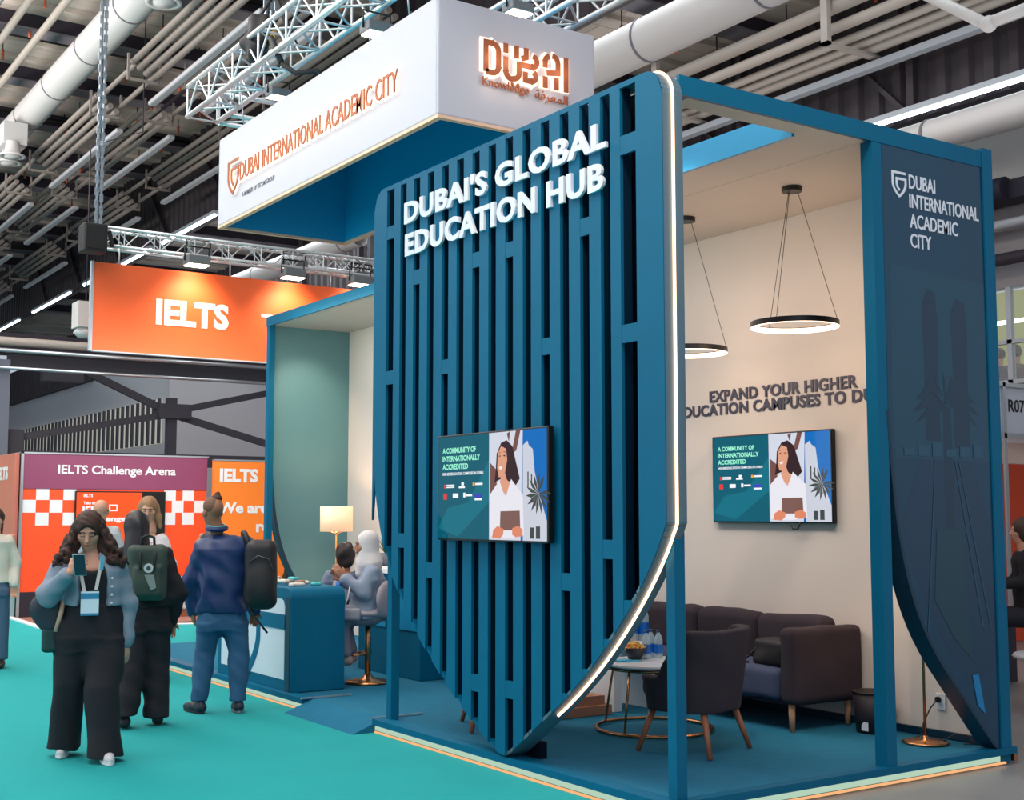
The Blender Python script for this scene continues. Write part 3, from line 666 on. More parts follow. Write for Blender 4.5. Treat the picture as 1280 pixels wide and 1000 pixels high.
def ribbon(b, pts, x0, x1, th):
    for i in range(len(pts)-1):
        a = Vector(pts[i]); c = Vector(pts[i+1]); d = (c-a).normalized(); n = Vector((-d.y, d.x))*th
        a2 = a-d*0.004; c2 = c+d*0.004
        b.prism([(x0, a2.x, a2.y), (x0, c2.x, c2.y), (x0, c2.x+n.x, c2.y+n.y), (x0, a2.x+n.x, a2.y+n.y)], (x1-x0, 0, 0))
EDGE = mat('edge_channel_satin_blue', (92, 120, 134), 0.5, 0.3)
b = B(); ribbon(b, outline_right(0.002), XS0+0.005, XS1, 0.02); obj('edge_channel', b, EDGE, t)
b = B(); ribbon(b, [(q[0]+0.002, q[1]) for q in LC][::-1], XS0+0.012, XS1, 0.015); ribbon(b, [(8.55, ZT+.02), (8.711, 3.95), (8.711, 2.3)][::-1], XS0+0.012, XS1, 0.012); obj('edge_board', b, BLUE, t)
pts = [q for q in outline_right(0.010) if q[0] < 6.44 or q[1] > 1]
LEDW = emat('warm_led_line', (255, 196, 152), 4.5)
b = B(); b.tube([(4.622, y, z) for y, z in pts], 0.008, 8); obj('led_line', b, LEDW, t, 'glowing warm white LED line')
TX = mat('lettering_white', (226, 230, 240), 0.5)
b = text_b("DUBAI'S GLOBAL", (XS0, 8.20, 3.802), UX, 2.44, 0.172, 0.02, 0.036, sp=1.08); obj('lettering', b, TX, t)
b = text_b("EDUCATION HUB", (XS0, 8.185, 3.555), UX, 2.40, 0.172, 0.02, 0.036, sp=1.08); obj('lettering', b, TX, t)
# brace frame behind the shield
b = B(); b.box(4.72, 4.80, Y0, 8.66, 4.03, 4.12); b.box(4.72, 4.80, 8.58, 8.66, 2.4, 4.03); tag(obj('shield_top_rail', b, BLUE), 'blue rail running behind the top of the slatted shield wall', 'beam')
b = B(); b.box(4.645, 4.72, 5.32, 5.39, PG, 2.26); tag(obj('corner_post', b, BLUE), 'square blue post at the front corner, beside the glowing edge', 'post')
b = B(); b.box(4.66, 4.73, 8.58, 8.65, PG, 2.26); tag(obj('side_post', b, BLUE), 'square blue post left of the slatted shield wall', 'post')
b = B(); b.box(4.72, 4.78, 6.72, 6.98, PG, 0.20); tag(obj('foot_block', b, NAVY), 'dark foot block under the tip of the slatted shield', 'block')
# ================================================================== room shell of the stand
t = thing('stand_back_wall', 'long cream back wall of the stand carrying grey 3D lettering', 'wall panel', (7.52, 10, 0.1))
b = B(); b.box(X1, X1+0.08, Y0+0.13, Y1, PG, ZT-0.1); obj('wall_board', b, WALLW, t)
LT = mat('lettering_slate', (72, 72, 92), 0.5)
b = text_b('EXPAND YOUR HIGHER', (X1, 8.09, 2.60), UX, 1.63, 0.10, 0.010, 0.028, sp=1.06); obj('lettering', b, LT, t)
b = text_b('EDUCATION CAMPUSES TO DUBAI', (X1, 8.50, 2.487), UX, 2.42, 0.10, 0.010, 0.028, sp=1.06); obj('lettering', b, LT, t)
t = thing('stand_ceiling', 'flat roof of the stand with a blue fascia and pale soffit', 'roof', (6.4, 10, 4.04))
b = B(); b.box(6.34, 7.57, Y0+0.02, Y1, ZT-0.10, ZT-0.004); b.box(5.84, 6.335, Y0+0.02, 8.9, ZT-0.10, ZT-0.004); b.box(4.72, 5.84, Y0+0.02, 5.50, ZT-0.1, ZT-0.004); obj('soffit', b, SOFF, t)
b = B(); b.box(4.70, 7.45, Y0-0.005, Y0+0.02, ZT-0.115, ZT); b.box(6.315, 6.34, 8.9, Y1, ZT-0.12, ZT); obj('fascia', b, BLUE, t)
b = B(); b.box(5.815, 5.84, 5.50, 8.92, ZT-0.12, ZT+0.05); obj('opening_edge', b, BLUEL, t, 'bright blue edge of the roof opening')
LH = [(6.42, 2.3), (6.445, 1.95), (6.49, 1.56), (6.60, 1.14), (6.78, 0.80), (7.10, 0.45), (7.38, 0.14), (7.43, 0.104)]
LH = smooth(LH)
def half_shield(y0, y1, left=False):
    pts = [(6.42, ZT)]+LH+[(7.55, 0.104), (7.55, ZT)]; return B().prism([(x, y0, z) for x, z in pts], (0, y1-y0, 0))
PR = mat('print_deep_blue', (2, 60, 86), 0.3, noise=0.12, nscale=1.5)
t = thing('shield_side_wall', 'dark blue half-shield end wall at right with a white logo and a faint palm avenue print', 'wall panel', (7.0, Y0, 0.1))
obj('board', half_shield(Y0, Y0+0.12), PR, t)
b = B()
for i in range(len(LH)-1):
    (a, c), (d, e) = LH[i], LH[i+1]; b.prism([(a-0.02, Y0-0.004, c), (a+0.006, Y0-0.004, c), (d+0.006, Y0-0.004, e), (d-0.02, Y0-0.004, e)], (0, 0.13, 0))
obj('curved_edge', b, mat('edge_dark_blue', (6, 46, 68), 0.4), t)
b = B(); b.box(7.45, 7.555, Y0-0.012, Y0+0.13, PG, ZT+0.02); obj('corner_upright', b, BLUE, t)
# print: a quiet picture of a palm lined avenue
def pm(name, c): return mat(name, c, 0.3)
b = B(); F = (6.44, Y0, 0); u2 = UY
flat(b, F, u2, [(0.03, 3.25), (1.0, 3.2), (1.0, 2.0), (0.04, 2.0), (0.02, 2.3)], 0.0003, 0.0001); obj('print_sky', b, pm('print_teal', (8, 68, 90)), t)
b = B(); rs = random.Random(5)
for cx, zt_, wd in ((0.42, 3.12, 0.10), (0.72, 3.08, 0.11)):
    flat(b, F, u2, [(cx-wd*0.8, zt_-1.0), (cx-wd*0.75, zt_-0.5), (cx-wd*0.85, zt_-0.1), (cx-wd*.3, zt_), (cx+wd*.5, zt_-0.02), (cx+wd*.7, zt_-0.2), (cx+wd*0.6, zt_-0.6), (cx+wd*0.7, zt_-1.0)], 0.0006, 0.0001)
for k in range(11):       # palm crown
    a = R(-20+22*k); c = (0.56, 2.35); r_ = 0.34
    flat(b, F, u2, [(c[0]-0.02*math.sin(a), c[1]+0.02*math.cos(a)), (c[0]+r_*0.6*math.cos(a)-0.03*math.sin(a), c[1]+r_*0.5*math.sin(a)+0.05), (c[0]+r_*math.cos(a), c[1]+r_*0.6*math.sin(a)-0.05), (c[0]+r_*0.6*math.cos(a), c[1]+r_*0.45*math.sin(a)-0.02)], 0.0008+0.00012*k, 0.0001)
flat(b, F, u2, [(0.52, 2.35), (0.60, 2.35), (0.61, 1.55), (0.51, 1.55)], 0.0006, 0.0001)
obj('print_palm', b, pm('print_dark', (8, 50, 72)), t)
b = B(); flat(b, F, u2, [(0.08, 1.6), (0.30, 2.0), (0.80, 2.0), (1.0, 1.5), (1.0, 0.62), (0.72, 0.52), (0.45, 0.85), (0.2, 1.25)], 0.0005, 0.0001); obj('print_road', b, pm('print_slate', (16, 56, 82)), t)
b = B()
for (xa, xb) in ((0.42, 0.30), (0.62, 0.86), (0.66, 0.94)): flat(b, F, u2, [(xa, 2.0), (xa+0.008, 2.0), (xb+0.016, 0.9), (xb, 0.9)], 0.0030, 0.0001)
for k in range(6): flat(b, F, u2, [(0.12+0.14*k, 2.02), (0.22+0.14*k, 2.02), (0.22+0.14*k, 2.07+0.02*(k % 3)), (0.12+0.14*k, 2.07+0.02*(k % 3))], 0.0030, 0.0001)
obj('print_lines', b, pm('print_light', (22, 76, 100)), t)
b = B(); flat(b, F, u2, [(0.42, 1.55), (0.68, 1.55), (0.74, 0.7), (0.56, 0.85), (0.38, 1.1)], 0.0024, 0.0001); obj('print_lawn', b, pm('print_green', (14, 62, 76)), t)
b = B(); flat(b, F, u2, [(0.735, 0.60), (0.80, 0.60), (0.86, 0.34), (0.78, 0.40)], 0.004, 0.0001); obj('print_post', b, pm('print_bright', (0, 124, 178)), t)
b = B(); logo(b, (6.515, Y0, 3.70), UY, 0.135, 0.017, 0.001, 0.004); obj('logo', b, TX, t)
b = B()
for s_, z, w_ in (('DUBAI', 3.765, 0.265), ('INTERNATIONAL', 3.638, 0.72), ('ACADEMIC', 3.505, 0.49), ('CITY', 3.375, 0.21)): text_b(s_, (6.68, Y0-0.001, z), UY, w_, 0.095, 0.004, 0.012, b)
obj('lettering', b, TX, t)
b = B(); b.box(6.325, 6.415, Y0-0.002, Y0+0.09, PG, ZT-0.11); tag(obj('frame_post', b, BLUE), 'full-height square blue post beside the half-shield end wall at right', 'post')
t = thing('shield_end_wall', 'teal half-shield end wall at the far left of the stand behind the table lamp', 'wall panel', (7.0, Y1, 0.1))
obj('board', half_shield(Y1, Y1+0.12), mat('end_wall_teal', (92, 138, 144), 0.55, noise=0.06, nscale=2), t)
b = B()
for i in range(len(LH)-1):
    (a, c), (d, e) = LH[i], LH[i+1]; b.prism([(a-0.03, Y1-0.004, c), (a+0.006, Y1-0.004, c), (d+0.006, Y1-0.004, e), (d-0.03, Y1-0.004, e)], (0, 0.13, 0))
obj('curved_edge', b, mat('edge_dark_blue', (6, 46, 68), 0.4), t)
b = B(); b.box(6.325, 6.40, Y1-0.09, Y1, PG, ZT-0.004); tag(obj('frame_post', b, BLUE), 'slender blue post at the far left end of the stand', 'post')
# right neighbour: aluminium stand corner, R07 sign, orange panel, table
t = thing('aluminium_post', 'white aluminium corner profile beside the right end of the blue stand', 'post', (7.66, 5.5, 0))
b = B(); b.box(7.66, 7.74, 5.42, 5.50, 0, 2.62); obj('profile', b, ALU, t)
b = B(); b.cur = 0; b.box(7.685, 7.715, 5.405, 5.42, 0.02, 2.6); obj('cover_strip', b, WHITE, t)
b = B(); b.box(7.62, 7.66, 5.32, 5.40, 0.0, 0.09); tag(obj('plinth_end_bracket', b, BRASS), 'small copper bracket at the right corner of the platform', 'bracket')
t = thing('stand_sign', 'grey fascia board reading R07 at the right edge', 'sign', (13.1, 9, 2.5))
b = B(); b.box(12.75, 16, 9.0, 9.1, 2.58, 3.12); obj('board', b, mat('fascia_grey', (198, 202, 210), 0.5), t)
b = B(); b.box(12.7, 16, 8.97, 9.0, 3.12, 3.17); b.box(12.7, 16, 8.97, 9.0, 2.52, 2.58); b.box(12.88, 12.93, 8.97, 9.0, 0, 3.17); obj('frame', b, ALU, t)
b = text_b('R07', (13.01, 8.998, 2.83), UY, 0.31, 0.15, 0.004, 0.02); obj('lettering', b, BLACK, t)
b = B(); b.box(12.95, 16, 9.3, 9.36, 2.25, 2.5); tag(obj('wall_band', b, mat('peach_band', (238, 206, 190), 0.6)), 'peach coloured band under the R07 board', 'panel')
b = B(); b.box(13.28, 16, 10.2, 10.26, 0, 2.3); tag(obj('orange_poster_wall', b, mat('poster_red_orange', (226, 84, 50), 0.5)), 'red-orange poster wall at the right edge below the R07 board', 'poster')
b = B(); b.box(12.6, 13.3, 10.4, 10.5, 0.0, 2.4); tag(obj('neighbour_wall', b, mat('pale_blue_wall', (150, 176, 196), 0.6)), 'pale blue wall strip beside the red-orange poster wall', 'panel')
t = thing('white_table', 'round white table top at the extreme right edge', 'table', (9.95, 6.45, 0))
b = B(); b.lathe([(0.001, 0.42), (0.38, 0.42), (0.40, 0.44), (0.38, 0.46), (0.001, 0.46)], (9.95, 6.45, 0), 28); obj('tabletop', b, WHITE, t)
b = B(); b.lathe([(0.001, 0), (0.24, 0), (0.24, 0.02), (0.03, 0.04), (0.03, 0.42)], (9.95, 6.45, 0), 20); obj('pedestal', b, BLACK, t)
b = B(); b.box(9.98+0.0, 11.2, 7.75, 7.8, 0, 0.66); tag(obj('dark_counter', b, NAVYB), 'dark counter front behind the white table at the right edge', 'counter')
# ================================================================== televisions
def tv(name, P, wd, ht, lab, glare=1.0):
    """P = lower left corner of the front on an X plane"""
    t = thing(name, lab, 'television', P); P = Vector(P); u, v, n = UX
    q = lambda x, y, d: P+u*x+v*y+n*d
    b = B(); b.prism([q(0, 0, -0.045), q(wd, 0, -0.045), q(wd, ht, -0.045), q(0, ht, -0.045)], n*0.044); obj('casing', b, BLACK, t, bevel=0.006)
    m_ = 0.012; W, Hh = wd-2*m_, ht-2*m_; O = q(m_, m_, 0)
    def E(nm, c, s=0.85): return emat('screen_'+nm, c, s)
    def lay(nm, m, polys, d):
        b = B()
        for k, p in enumerate(polys): flat(b, O, UX, [(x*W, y*Hh) for x, y in p], d+k*0.00002)
        return obj(nm, b, m, t)
    lay('screen', E('teal', (0, 92, 112)), [[(0, 0), (1, 0), (1, 1), (0, 1)]], 0.0004)
    lay('screen_wave', E('teal2', (10, 112, 132)), [[(0, 0.1), (0.2, 0.02), (0.5, 0.35), (0.5, 0.75), (0.3, 0.35), (0.1, 0.3)]], 0.0006)
    lay('photo_sky', E('pale', (214, 218, 232)), [[(0.5, 0), (0.8, 0), (0.8, 1), (0.5, 1)]], 0.0008)
    lay('photo_blur', E('rust', (120, 78, 70)), [[(0.70, 0.78), (0.74, 1), (0.78, 1), (0.745, 0.82)], [(0.66, 0.98), (0.69, 1), (0.68, 0.9)], [(0.51, 0.42), (0.51, 0.72), (0.56, 0.66), (0.58, 0.40)]], 0.0010)
    lay('photo_sky_blue', E('azure', (0, 108, 190)), [[(0.78, 0), (1, 0), (1, 1), (0.80, 1)]], 0.0010)
    lay('photo_building', E('stone', (206, 210, 222)), [[(0.80, 0), (1, 0), (1, .18), (0.93, 0.45), (0.90, 0.62), (0.885, 0.82), (0.85, 0.86), (0.84, 0.9), (0.80, 0.86)]], 0.0012)
    pal = []
    for k in range(13):
        a = R(60+25*k); c = (0.93, 0.42); pal.append([(c[0], c[1]), (c[0]+0.06*math.cos(a+0.25), c[1]+0.11*math.sin(a+0.25)), (c[0]+0.105*math.cos(a), c[1]+0.19*math.sin(a)), (c[0]+0.06*math.cos(a-0.12), c[1]+0.10*math.sin(a-0.12))])
    pal += [[(0.86, 0.02), (0.895, 0.02), (0.895, 0.12), (0.86, 0.12)], [(0.91, 0.02), (0.945, 0.02), (0.945, 0.13), (0.91, 0.13)], [(0.84, 0.48), (0.85, 0.48), (0.85, 0.62), (0.84, 0.62)], [(0.87, 0.5), (0.88, 0.5), (0.88, 0.60), (0.87, 0.60)]]
    lay('photo_palm', E('frond', (66, 74, 72)), pal, 0.0014)
    lay('woman_hair', E('hair', (52, 30, 34)), [[(0.56, 0.62), (0.57, 0.80), (0.61, 0.90), (0.66, 0.92), (0.71, 0.86), (0.745, 0.70), (0.775, 0.56), (0.74, 0.50), (0.66, 0.55), (0.60, 0.56), (0.55, 0.53)]], 0.0016)
    lay('woman_skin', E('skin', (226, 160, 130)), [[(0.575, 0.66), (0.58, 0.80), (0.61, 0.87), (0.655, 0.84), (0.665, 0.74), (0.645, 0.62), (0.66, 0.56), (0.70, 0.50), (0.66, 0.40), (0.59, 0.50), (0.61, 0.58), (0.59, 0.58)]], 0.0018)
    lay('woman_features', E('dark', (60, 34, 34)), [[(0.585, 0.775), (0.605, 0.785), (0.605, 0.77)], [(0.625, 0.78), (0.65, 0.785), (0.645, 0.768)], [(0.583, 0.80), (0.605, 0.815), (0.605, 0.808)], [(0.625, 0.815), (0.652, 0.815), (0.65, 0.807)]], 0.0020)
    lay('woman_smile', E('smile', (248, 240, 236)), [[(0.59, 0.675), (0.625, 0.685), (0.615, 0.655), (0.60, 0.65)]], 0.0021)
    lay('woman_shirt', E('shirt', (236, 234, 242)), [[(0.51, 0.04), (0.51, 0.42), (0.56, 0.50), (0.60, 0.54), (0.635, 0.42), (0.655, 0.40), (0.70, 0.56), (0.74, 0.50), (0.80, 0.42), (0.81, 0.05), (0.70, 0.02), (0.55, 0.02)]], 0.0022)
    lay('woman_tablet', E('tablet', (128, 92, 84)), [[(0.60, 0.09), (0.78, 0.09), (0.775, 0.27), (0.605, 0.265)]], 0.0024)
    lay('woman_hands', E('hand', (226, 138, 104)), [[(0.53, 0.02), (0.54, 0.09), (0.58, 0.13), (0.635, 0.10), (0.63, 0.05), (0.60, 0.01)], [(0.71, 0.05), (0.71, 0.11), (0.76, 0.135), (0.80, 0.10), (0.80, 0.04), (0.74, 0.03)]], 0.0026)
    b = B()
    for s_, y, w_ in (('A COMMUNITY OF', 0.835, 0.33), ('INTERNATIONALLY', 0.755, 0.37), ('ACCREDITED', 0.675, 0.255)): text_b(s_, O+UX[0]*0.045*W+UX[1]*y*Hh+n*0.001, UX, w_*W, 0.055*Hh, 0.0004, 0.03, b)
    obj('headline', b, E('mint', (150, 240, 205), 0.95), t)
    b = text_b('HIGHER EDUCATION CAMPUSES IN DUBAI', O+UX[0]*0.045*W+UX[1]*0.618*Hh+n*0.001, UX, 0.40*W, 0.028*Hh, 0.0004, 0.02); obj('subhead', b, E('white', (240, 244, 248), 0.95), t)
    lg = [[(x, y), (x+w_, y), (x+w_, y+h_), (x, y+h_)] for x, y, w_, h_ in ((0.085, 0.515, 0.08, 0.012), (0.085, 0.495, 0.08, 0.012), (0.21, 0.49, 0.06, 0.018), (0.235, 0.515, 0.025, 0.03), (0.37, 0.515, 0.07, 0.02), (0.15, 0.395, 0.055, 0.045), (0.255, 0.40, 0.02, 0.045), (0.28, 0.41, 0.06, 0.02), (0.365, 0.37, 0.07, 0.02))]
    lay('partner_marks', E('white', (240, 244, 248), 0.95), lg, 0.0012)
    lay('partner_mark_red', E('red', (226, 60, 56)), [[(0.055, 0.38), (0.09, 0.38), (0.09, 0.44), (0.055, 0.44)], [(0.062, 0.49), (0.078, 0.49), (0.078, 0.53), (0.062, 0.53)]], 0.0012)
    lay('partner_mark_blue', E('violet', (60, 70, 190)), [[(0.365, 0.392), (0.435, 0.392), (0.435, 0.43), (0.365, 0.43)]], 0.0013)
    lay('partner_mark_orange', E('amber', (240, 170, 60)), [[(0.345, 0.505), (0.365, 0.505), (0.365, 0.54), (0.345, 0.54)]], 0.0013)
    b = B(); b.poly([q(0, 0, 0.0036), q(wd, 0, 0.0036), q(wd, ht, 0.0036), q(0, ht, 0.0036)]); obj('screen_glass', b, GLS, t)
    return t
m = bpy.data.materials.new('screen_glass'); m.use_nodes = True; nt = m.node_tree; nt.nodes.clear()
tr = nt.nodes.new('ShaderNodeBsdfTransparent'); gl = nt.nodes.new('ShaderNodeBsdfGlossy'); gl.inputs['Roughness'].default_value = 0.03; mx = nt.nodes.new('ShaderNodeMixShader')
fr = nt.nodes.new('ShaderNodeFresnel'); fr.inputs[0].default_value = 1.35; o_ = nt.nodes.new('ShaderNodeOutputMaterial')
nt.links.new(fr.outputs[0], mx.inputs[0]); nt.links.new(tr.outputs[0], mx.inputs[1]); nt.links.new(gl.outputs[0], mx.inputs[2]); nt.links.new(mx.outputs[0], o_.inputs[0]); GLS = m
tv('television', (4.48, 7.60, 1.47), 1.32, 0.715, 'wall television mounted on the blue slatted shield wall')
b = B(); b.box(4.525, 4.55, 6.7, 7.2, 1.6, 2.0); tag(obj('tv_bracket', b, BLACK), 'black bracket behind the television on the slatted wall', 'bracket')
tv('television', (X1-0.05, 8.02, 1.575), 1.33, 0.725, 'wall television on the cream wall above the dark sofa')
# ================================================================== white hanging sign
t = thing('hanging_sign', 'huge white hanging box sign with glowing copper lettering, open below with blue inner faces', 'sign', (6.5, 12, 5.2))
SX0, SX1, SY0, SY1, SZ0, SZ1 = 5.64, 7.42, 9.60, 15.02, 5.20, 6.335
WS = mat('sign_white_fabric', (206, 206, 216), 0.6); SB = mat('sign_inner_blue', (10, 168, 222), 0.5)
def frame_b(x0, x1, y0, y1, th, z0, z1):
    b = B(); b.box(x0, x1, y0, y0+th, z0, z1); b.box(x0, x1, y1-th, y1, z0, z1); b.box(x0, x0+th, y0+th, y1-th, z0, z1); b.box(x1-th, x1, y0+th, y1-th, z0, z1); return b
obj('outer_skin', frame_b(SX0, SX1, SY0, SY1, 0.03, SZ0+0.03, SZ1), WS, t, bevel=0.02)
obj('inner_skin', frame_b(SX0+0.035, SX1-0.035, SY0+0.035, SY1-0.035, 0.02, SZ0+0.03, SZ1), SB, t)
obj('bottom_trim', frame_b(SX0, SX1, SY0, SY1, 0.06, SZ0, SZ0+0.03), mat('trim_peach', (246, 206, 176), 0.5), t)
b = B(); b.box(SX0+0.06, SX1-0.06, SY0+0.06, SY1-0.06, SZ1-0.04, SZ1-0.01); obj('top_skin', b, SB, t)
COP = mat('copper_letters', (170, 96, 62), 0.5, 0.2); HAL = emat('painted_halo_glow', (255, 222, 196), 2.2)
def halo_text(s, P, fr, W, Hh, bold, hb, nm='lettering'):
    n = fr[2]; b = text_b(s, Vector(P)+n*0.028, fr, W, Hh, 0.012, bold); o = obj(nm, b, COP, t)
    b = text_b(s, Vector(P)+n*0.008-fr[0]*0.02-fr[1]*0.022, fr, W+0.04, Hh+0.044, 0.006, 0.05); obj('painted_halo', b, HAL, t); return o  # emissive outline wider than the letters paints their halo on the face
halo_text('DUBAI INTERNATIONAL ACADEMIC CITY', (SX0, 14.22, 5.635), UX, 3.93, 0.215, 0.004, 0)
for k in range(13): pointl('letter_glow', (SX0-0.13, 14.1-k*0.31, 5.73), 0.25, (1, 0.72, 0.5), 0.05)
b = B(); logo(b, (SX0, 14.60, 5.53), UX, 0.34, 0.035, 0.03, 0.012); obj('logo', b, COP, t)
b = B(); logo(b, (SX0, 14.60, 5.53), UX, 0.34, 0.03, 0.008, 0.006); obj('painted_halo', b, HAL, t)
pointl('letter_glow', (SX0-0.13, 14.42, 5.73), 0.3, (1, 0.72, 0.5), 0.05)
b = text_b('A MEMBER OF TECOM GROUP', (SX0-0.001, 14.22, 5.44), UX, 0.97, 0.055, 0.003, 0.005); obj('small_lettering', b, mat('lettering_grey', (110, 110, 125), 0.5), t)
b = B()
bk = B()
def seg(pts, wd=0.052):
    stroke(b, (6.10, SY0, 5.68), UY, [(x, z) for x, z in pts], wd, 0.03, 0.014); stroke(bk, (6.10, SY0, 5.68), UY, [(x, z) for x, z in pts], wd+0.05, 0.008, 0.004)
arc = lambda cx, cz, r, a0, a1, n=7, rz=None: [(cx+r*math.cos(R(a0+(a1-a0)*i/n)), cz+(rz or r)*math.sin(R(a0+(a1-a0)*i/n))) for i in range(n+1)]
H_ = 0.34
seg([(0.03, 0.03), (0.03, H_-0.03), (0.10, H_-0.03)]+arc(0.10, H_-0.10, 0.07, 90, 0)+[(0.17, 0.10)]+arc(0.10, 0.10, 0.07, 0, -90)+[(0.03, 0.03)])       # D
seg([(0.25, H_), (0.25, H_-0.09)]); seg([(0.25, H_-0.13), (0.25, 0.08)]+arc(0.32, 0.08, 0.07, 180, 270)+arc(0.34, 0.08, 0.06, 270, 360)+[(0.40, 0.17), (0.55, 0.17)]+arc(0.55, 0.225, 0.055, -90, 80))   # U with flowing tail
seg([(0.37, H_), (0.37, 0.22)]); seg([(0.48, H_), (0.48, 0.25), (0.43, 0.23)])
seg([(0.47, 0.11), (0.47, 0.03), (0.54, 0.03)]+arc(0.54, 0.08, 0.05, -90, 60))    # B
seg([(0.70, 0.0), (0.70, 0.11)]); seg([(0.70, 0.20), (0.70, 0.26)]+arc(0.755, 0.26, 0.055, 180, 100)); seg(arc(0.78, 0.26, 0.07, 85, 0)+[(0.85, 0.17), (0.72, 0.15)]); seg([(0.83, 0.0), (0.83, 0.12)])   # A
seg([(0.945, 0.0), (0.945, H_)])                            # I
for x in (0.32, 0.385): stroke(b, (6.10, SY0, 5.68), UY, [(x-0.012, -0.035), (x+0.014, -0.035)], 0.026, 0.03, 0.014)
obj('emblem', b, COP, t)
obj('painted_halo', bk, emat('painted_halo_soft', (255, 218, 190), 1.9), t)  # wider glowing strokes paint the halo round the emblem
for x in (6.2, 6.4, 6.6, 6.8, 7.0):
    pointl('letter_glow', (x, SY0-0.13, 5.86), 0.4, (1, 0.72, 0.5), 0.05)
for x in (6.2, 6.5, 6.85): pointl('letter_glow', (x, SY0-0.12, 5.60), 0.3, (1, 0.72, 0.5), 0.05)
for o_ in (): pass
obj('small_lettering', text_b('Knowledge', (6.10, SY0-0.02, 5.555), UY, 0.52, 0.105, 0.01, 0.01), COP, t)
b = text_b('\ufe94\ufed3\ufeae\ufecc\ufee4\ufedf\ufe8d', (6.69, SY0-0.02, 5.535), UY, 0.385, 0.115, 0.01, 0.006); obj('small_lettering', b, COP, t)
for x, y in ((5.68, 10.2), (5.68, 14.3), (7.38, 10.2), (7.38, 14.3)): obj('suspension_wire', B().tube([(x, y, SZ1-0.02), (x-0.05 if x < 6 else x+0.05, y, 6.78)], 0.008, 5), ALU, t)
# ================================================================== exhibition wall of the orange stand
YI = 21.3
b = B(); b.box(4.75, 14, 19.15, 30, -0.012, 0.004); tag(obj('wood_floor', b, mat('orange_stand_wood_floor', (150, 104, 92), 0.5, noise=0.15, nscale=3, stretch=(1, 12, 1))), 'brown wood floor under the orange test stand', 'floor')
b = B(); b.prism([(4.62, 19.1, -0.01), (4.72, 19.1, -0.01), (4.80, 23, -0.01), (4.70, 23, -0.01)], (0, 0, 0.03)); b.prism([(4.62, 19.1, -0.01), (4.66, 19.2, -0.01), (12, 17.3+.2, -0.01), (12, 17.3, -0.01)], (0, 0, 0.02))
tag(obj('floor_edging', b, WHITE), 'white edging strip where the teal carpet meets the wood floor', 'edging')
t = thing('exhibition_wall', 'orange wall with a purple header and white chequered squares', 'wall panel', (6.3, YI, 0))
b = B(); b.box(4.84, 7.90, YI, YI+2.3, 0.40, 2.05); obj('orange_panel', b, mat('challenge_orange', (255, 84, 34), 0.5), t)
b = B(); b.box(4.84, 7.90, YI-0.015, YI+2.3, 2.05, 2.615); obj('header', b, mat('header_plum', (142, 66, 102), 0.5, noise=0.05, nscale=2), t)
b = B(); b.box(4.84, 7.90, YI-0.005, YI+2.3, 0.0, 0.40); obj('plinth', b, mat('plinth_dark', (42, 38, 50), 0.5), t)
b = B(); b.box(4.80, 4.84, YI-0.03, YI+0.02, 0, 2.64); b.box(4.8, 7.92, YI-0.03, YI+2.3, 2.615, 2.64); obj('frame', b, ALU, t)
b = text_b('IELTS Challenge Arena', (5.38, YI-0.016, 2.255), UY, 1.96, 0.19, 0.004, 0.025); obj('lettering', b, WHITE, t)
b = B(); s_ = 0.205
for x, r_ in ((4.845, 1), (5.05, 0), (5.05, 2), (5.265, 1), (5.48, 0), (5.48, 2), (7.15, 0), (7.15, 2), (7.29, 1), (7.475, 0), (7.475, 2), (7.68, 1)):
    z = 1.665-(r_-1)*s_; b.box(x, min(x+s_, 7.895), YI-0.004, YI-0.001, z, z+s_)
obj('chequer_squares', b, WHITE, t)
t = thing('shop_side_panel', 'narrow pinkish side wall with small IELTS lettering at the left edge', 'wall panel', (4.7, 22.5, 0))
b = B(); b.box(4.72, 4.79, YI+0.05, 24.5, 1.1, 2.62); obj('upper_print', b, mat('side_print_pink', (206, 116, 100), 0.5), t)
b = B(); b.box(4.72, 4.79, YI+0.05, 24.5, 0.0, 1.1); obj('lower_print', b, mat('side_print_grey', (140, 168, 170), 0.5, noise=0.3, nscale=2), t)
b = text_b('IELTS', (4.718, 22.62, 2.20), UX, 0.80, 0.22, 0.003, 0.04); obj('lettering', b, WHITE, t)
b = B(); b.box(-2, 4.4, 27.0, 27.1, 1.35, 2.9); tag(obj('yellow_panel', b, mat('olive_yellow', (196, 186, 120), 0.5)), 'olive yellow board at the far left edge behind the aisle', 'panel')
b = B(); b.box(-2, 4.4, 27.2, 27.3, 0, 2.1); tag(obj('pale_panel', b, mat('pale_far_panel', (214, 216, 216), 0.5)), 'pale wall panel at the far left edge below the olive board', 'panel')
t = thing('television', 'orange presentation screen on the chequered wall', 'television', (6.4, YI-0.05, 1.0))
b = B(); b.box(5.66, 7.16, YI-0.05, YI-0.006, 1.10, 2.02); obj('casing', b, BLACK, t)
b = B(); b.box(5.68, 6.76, YI-0.053, YI-0.05, 1.12, 2.0); obj('screen', b, emat('screen_orange', (255, 96, 50), 0.9), t)
b = text_b('IELTS', (5.79, YI-0.054, 1.92), UY, 0.15, 0.05, 0.002, 0.04); text_b('Take the', (5.79, YI-0.054, 1.80), UY, 0.22, 0.05, 0.002, 0.03, b); text_b('IELTS', (5.78, YI-0.054, 1.66), UY, 0.42, 0.11, 0.002, 0.04, b)
text_b('Challenge', (5.78, YI-0.054, 1.50), UY, 0.72, 0.11, 0.002, 0.04, b)
stroke(b, (6.22, YI-0.052, 1.70), UY, [(0, 0.0), (0.12, 0), (0.12, 0.09), (0, 0.09), (0, 0)], 0.02, 0.001, 0.002)
obj('lettering', b, emat('screen_white', (250, 250, 250), 0.9), t)
t = thing('exhibition_wall', 'bright orange wall with white slogan lettering, right of the purple header', 'wall panel', (9, 21, 0))
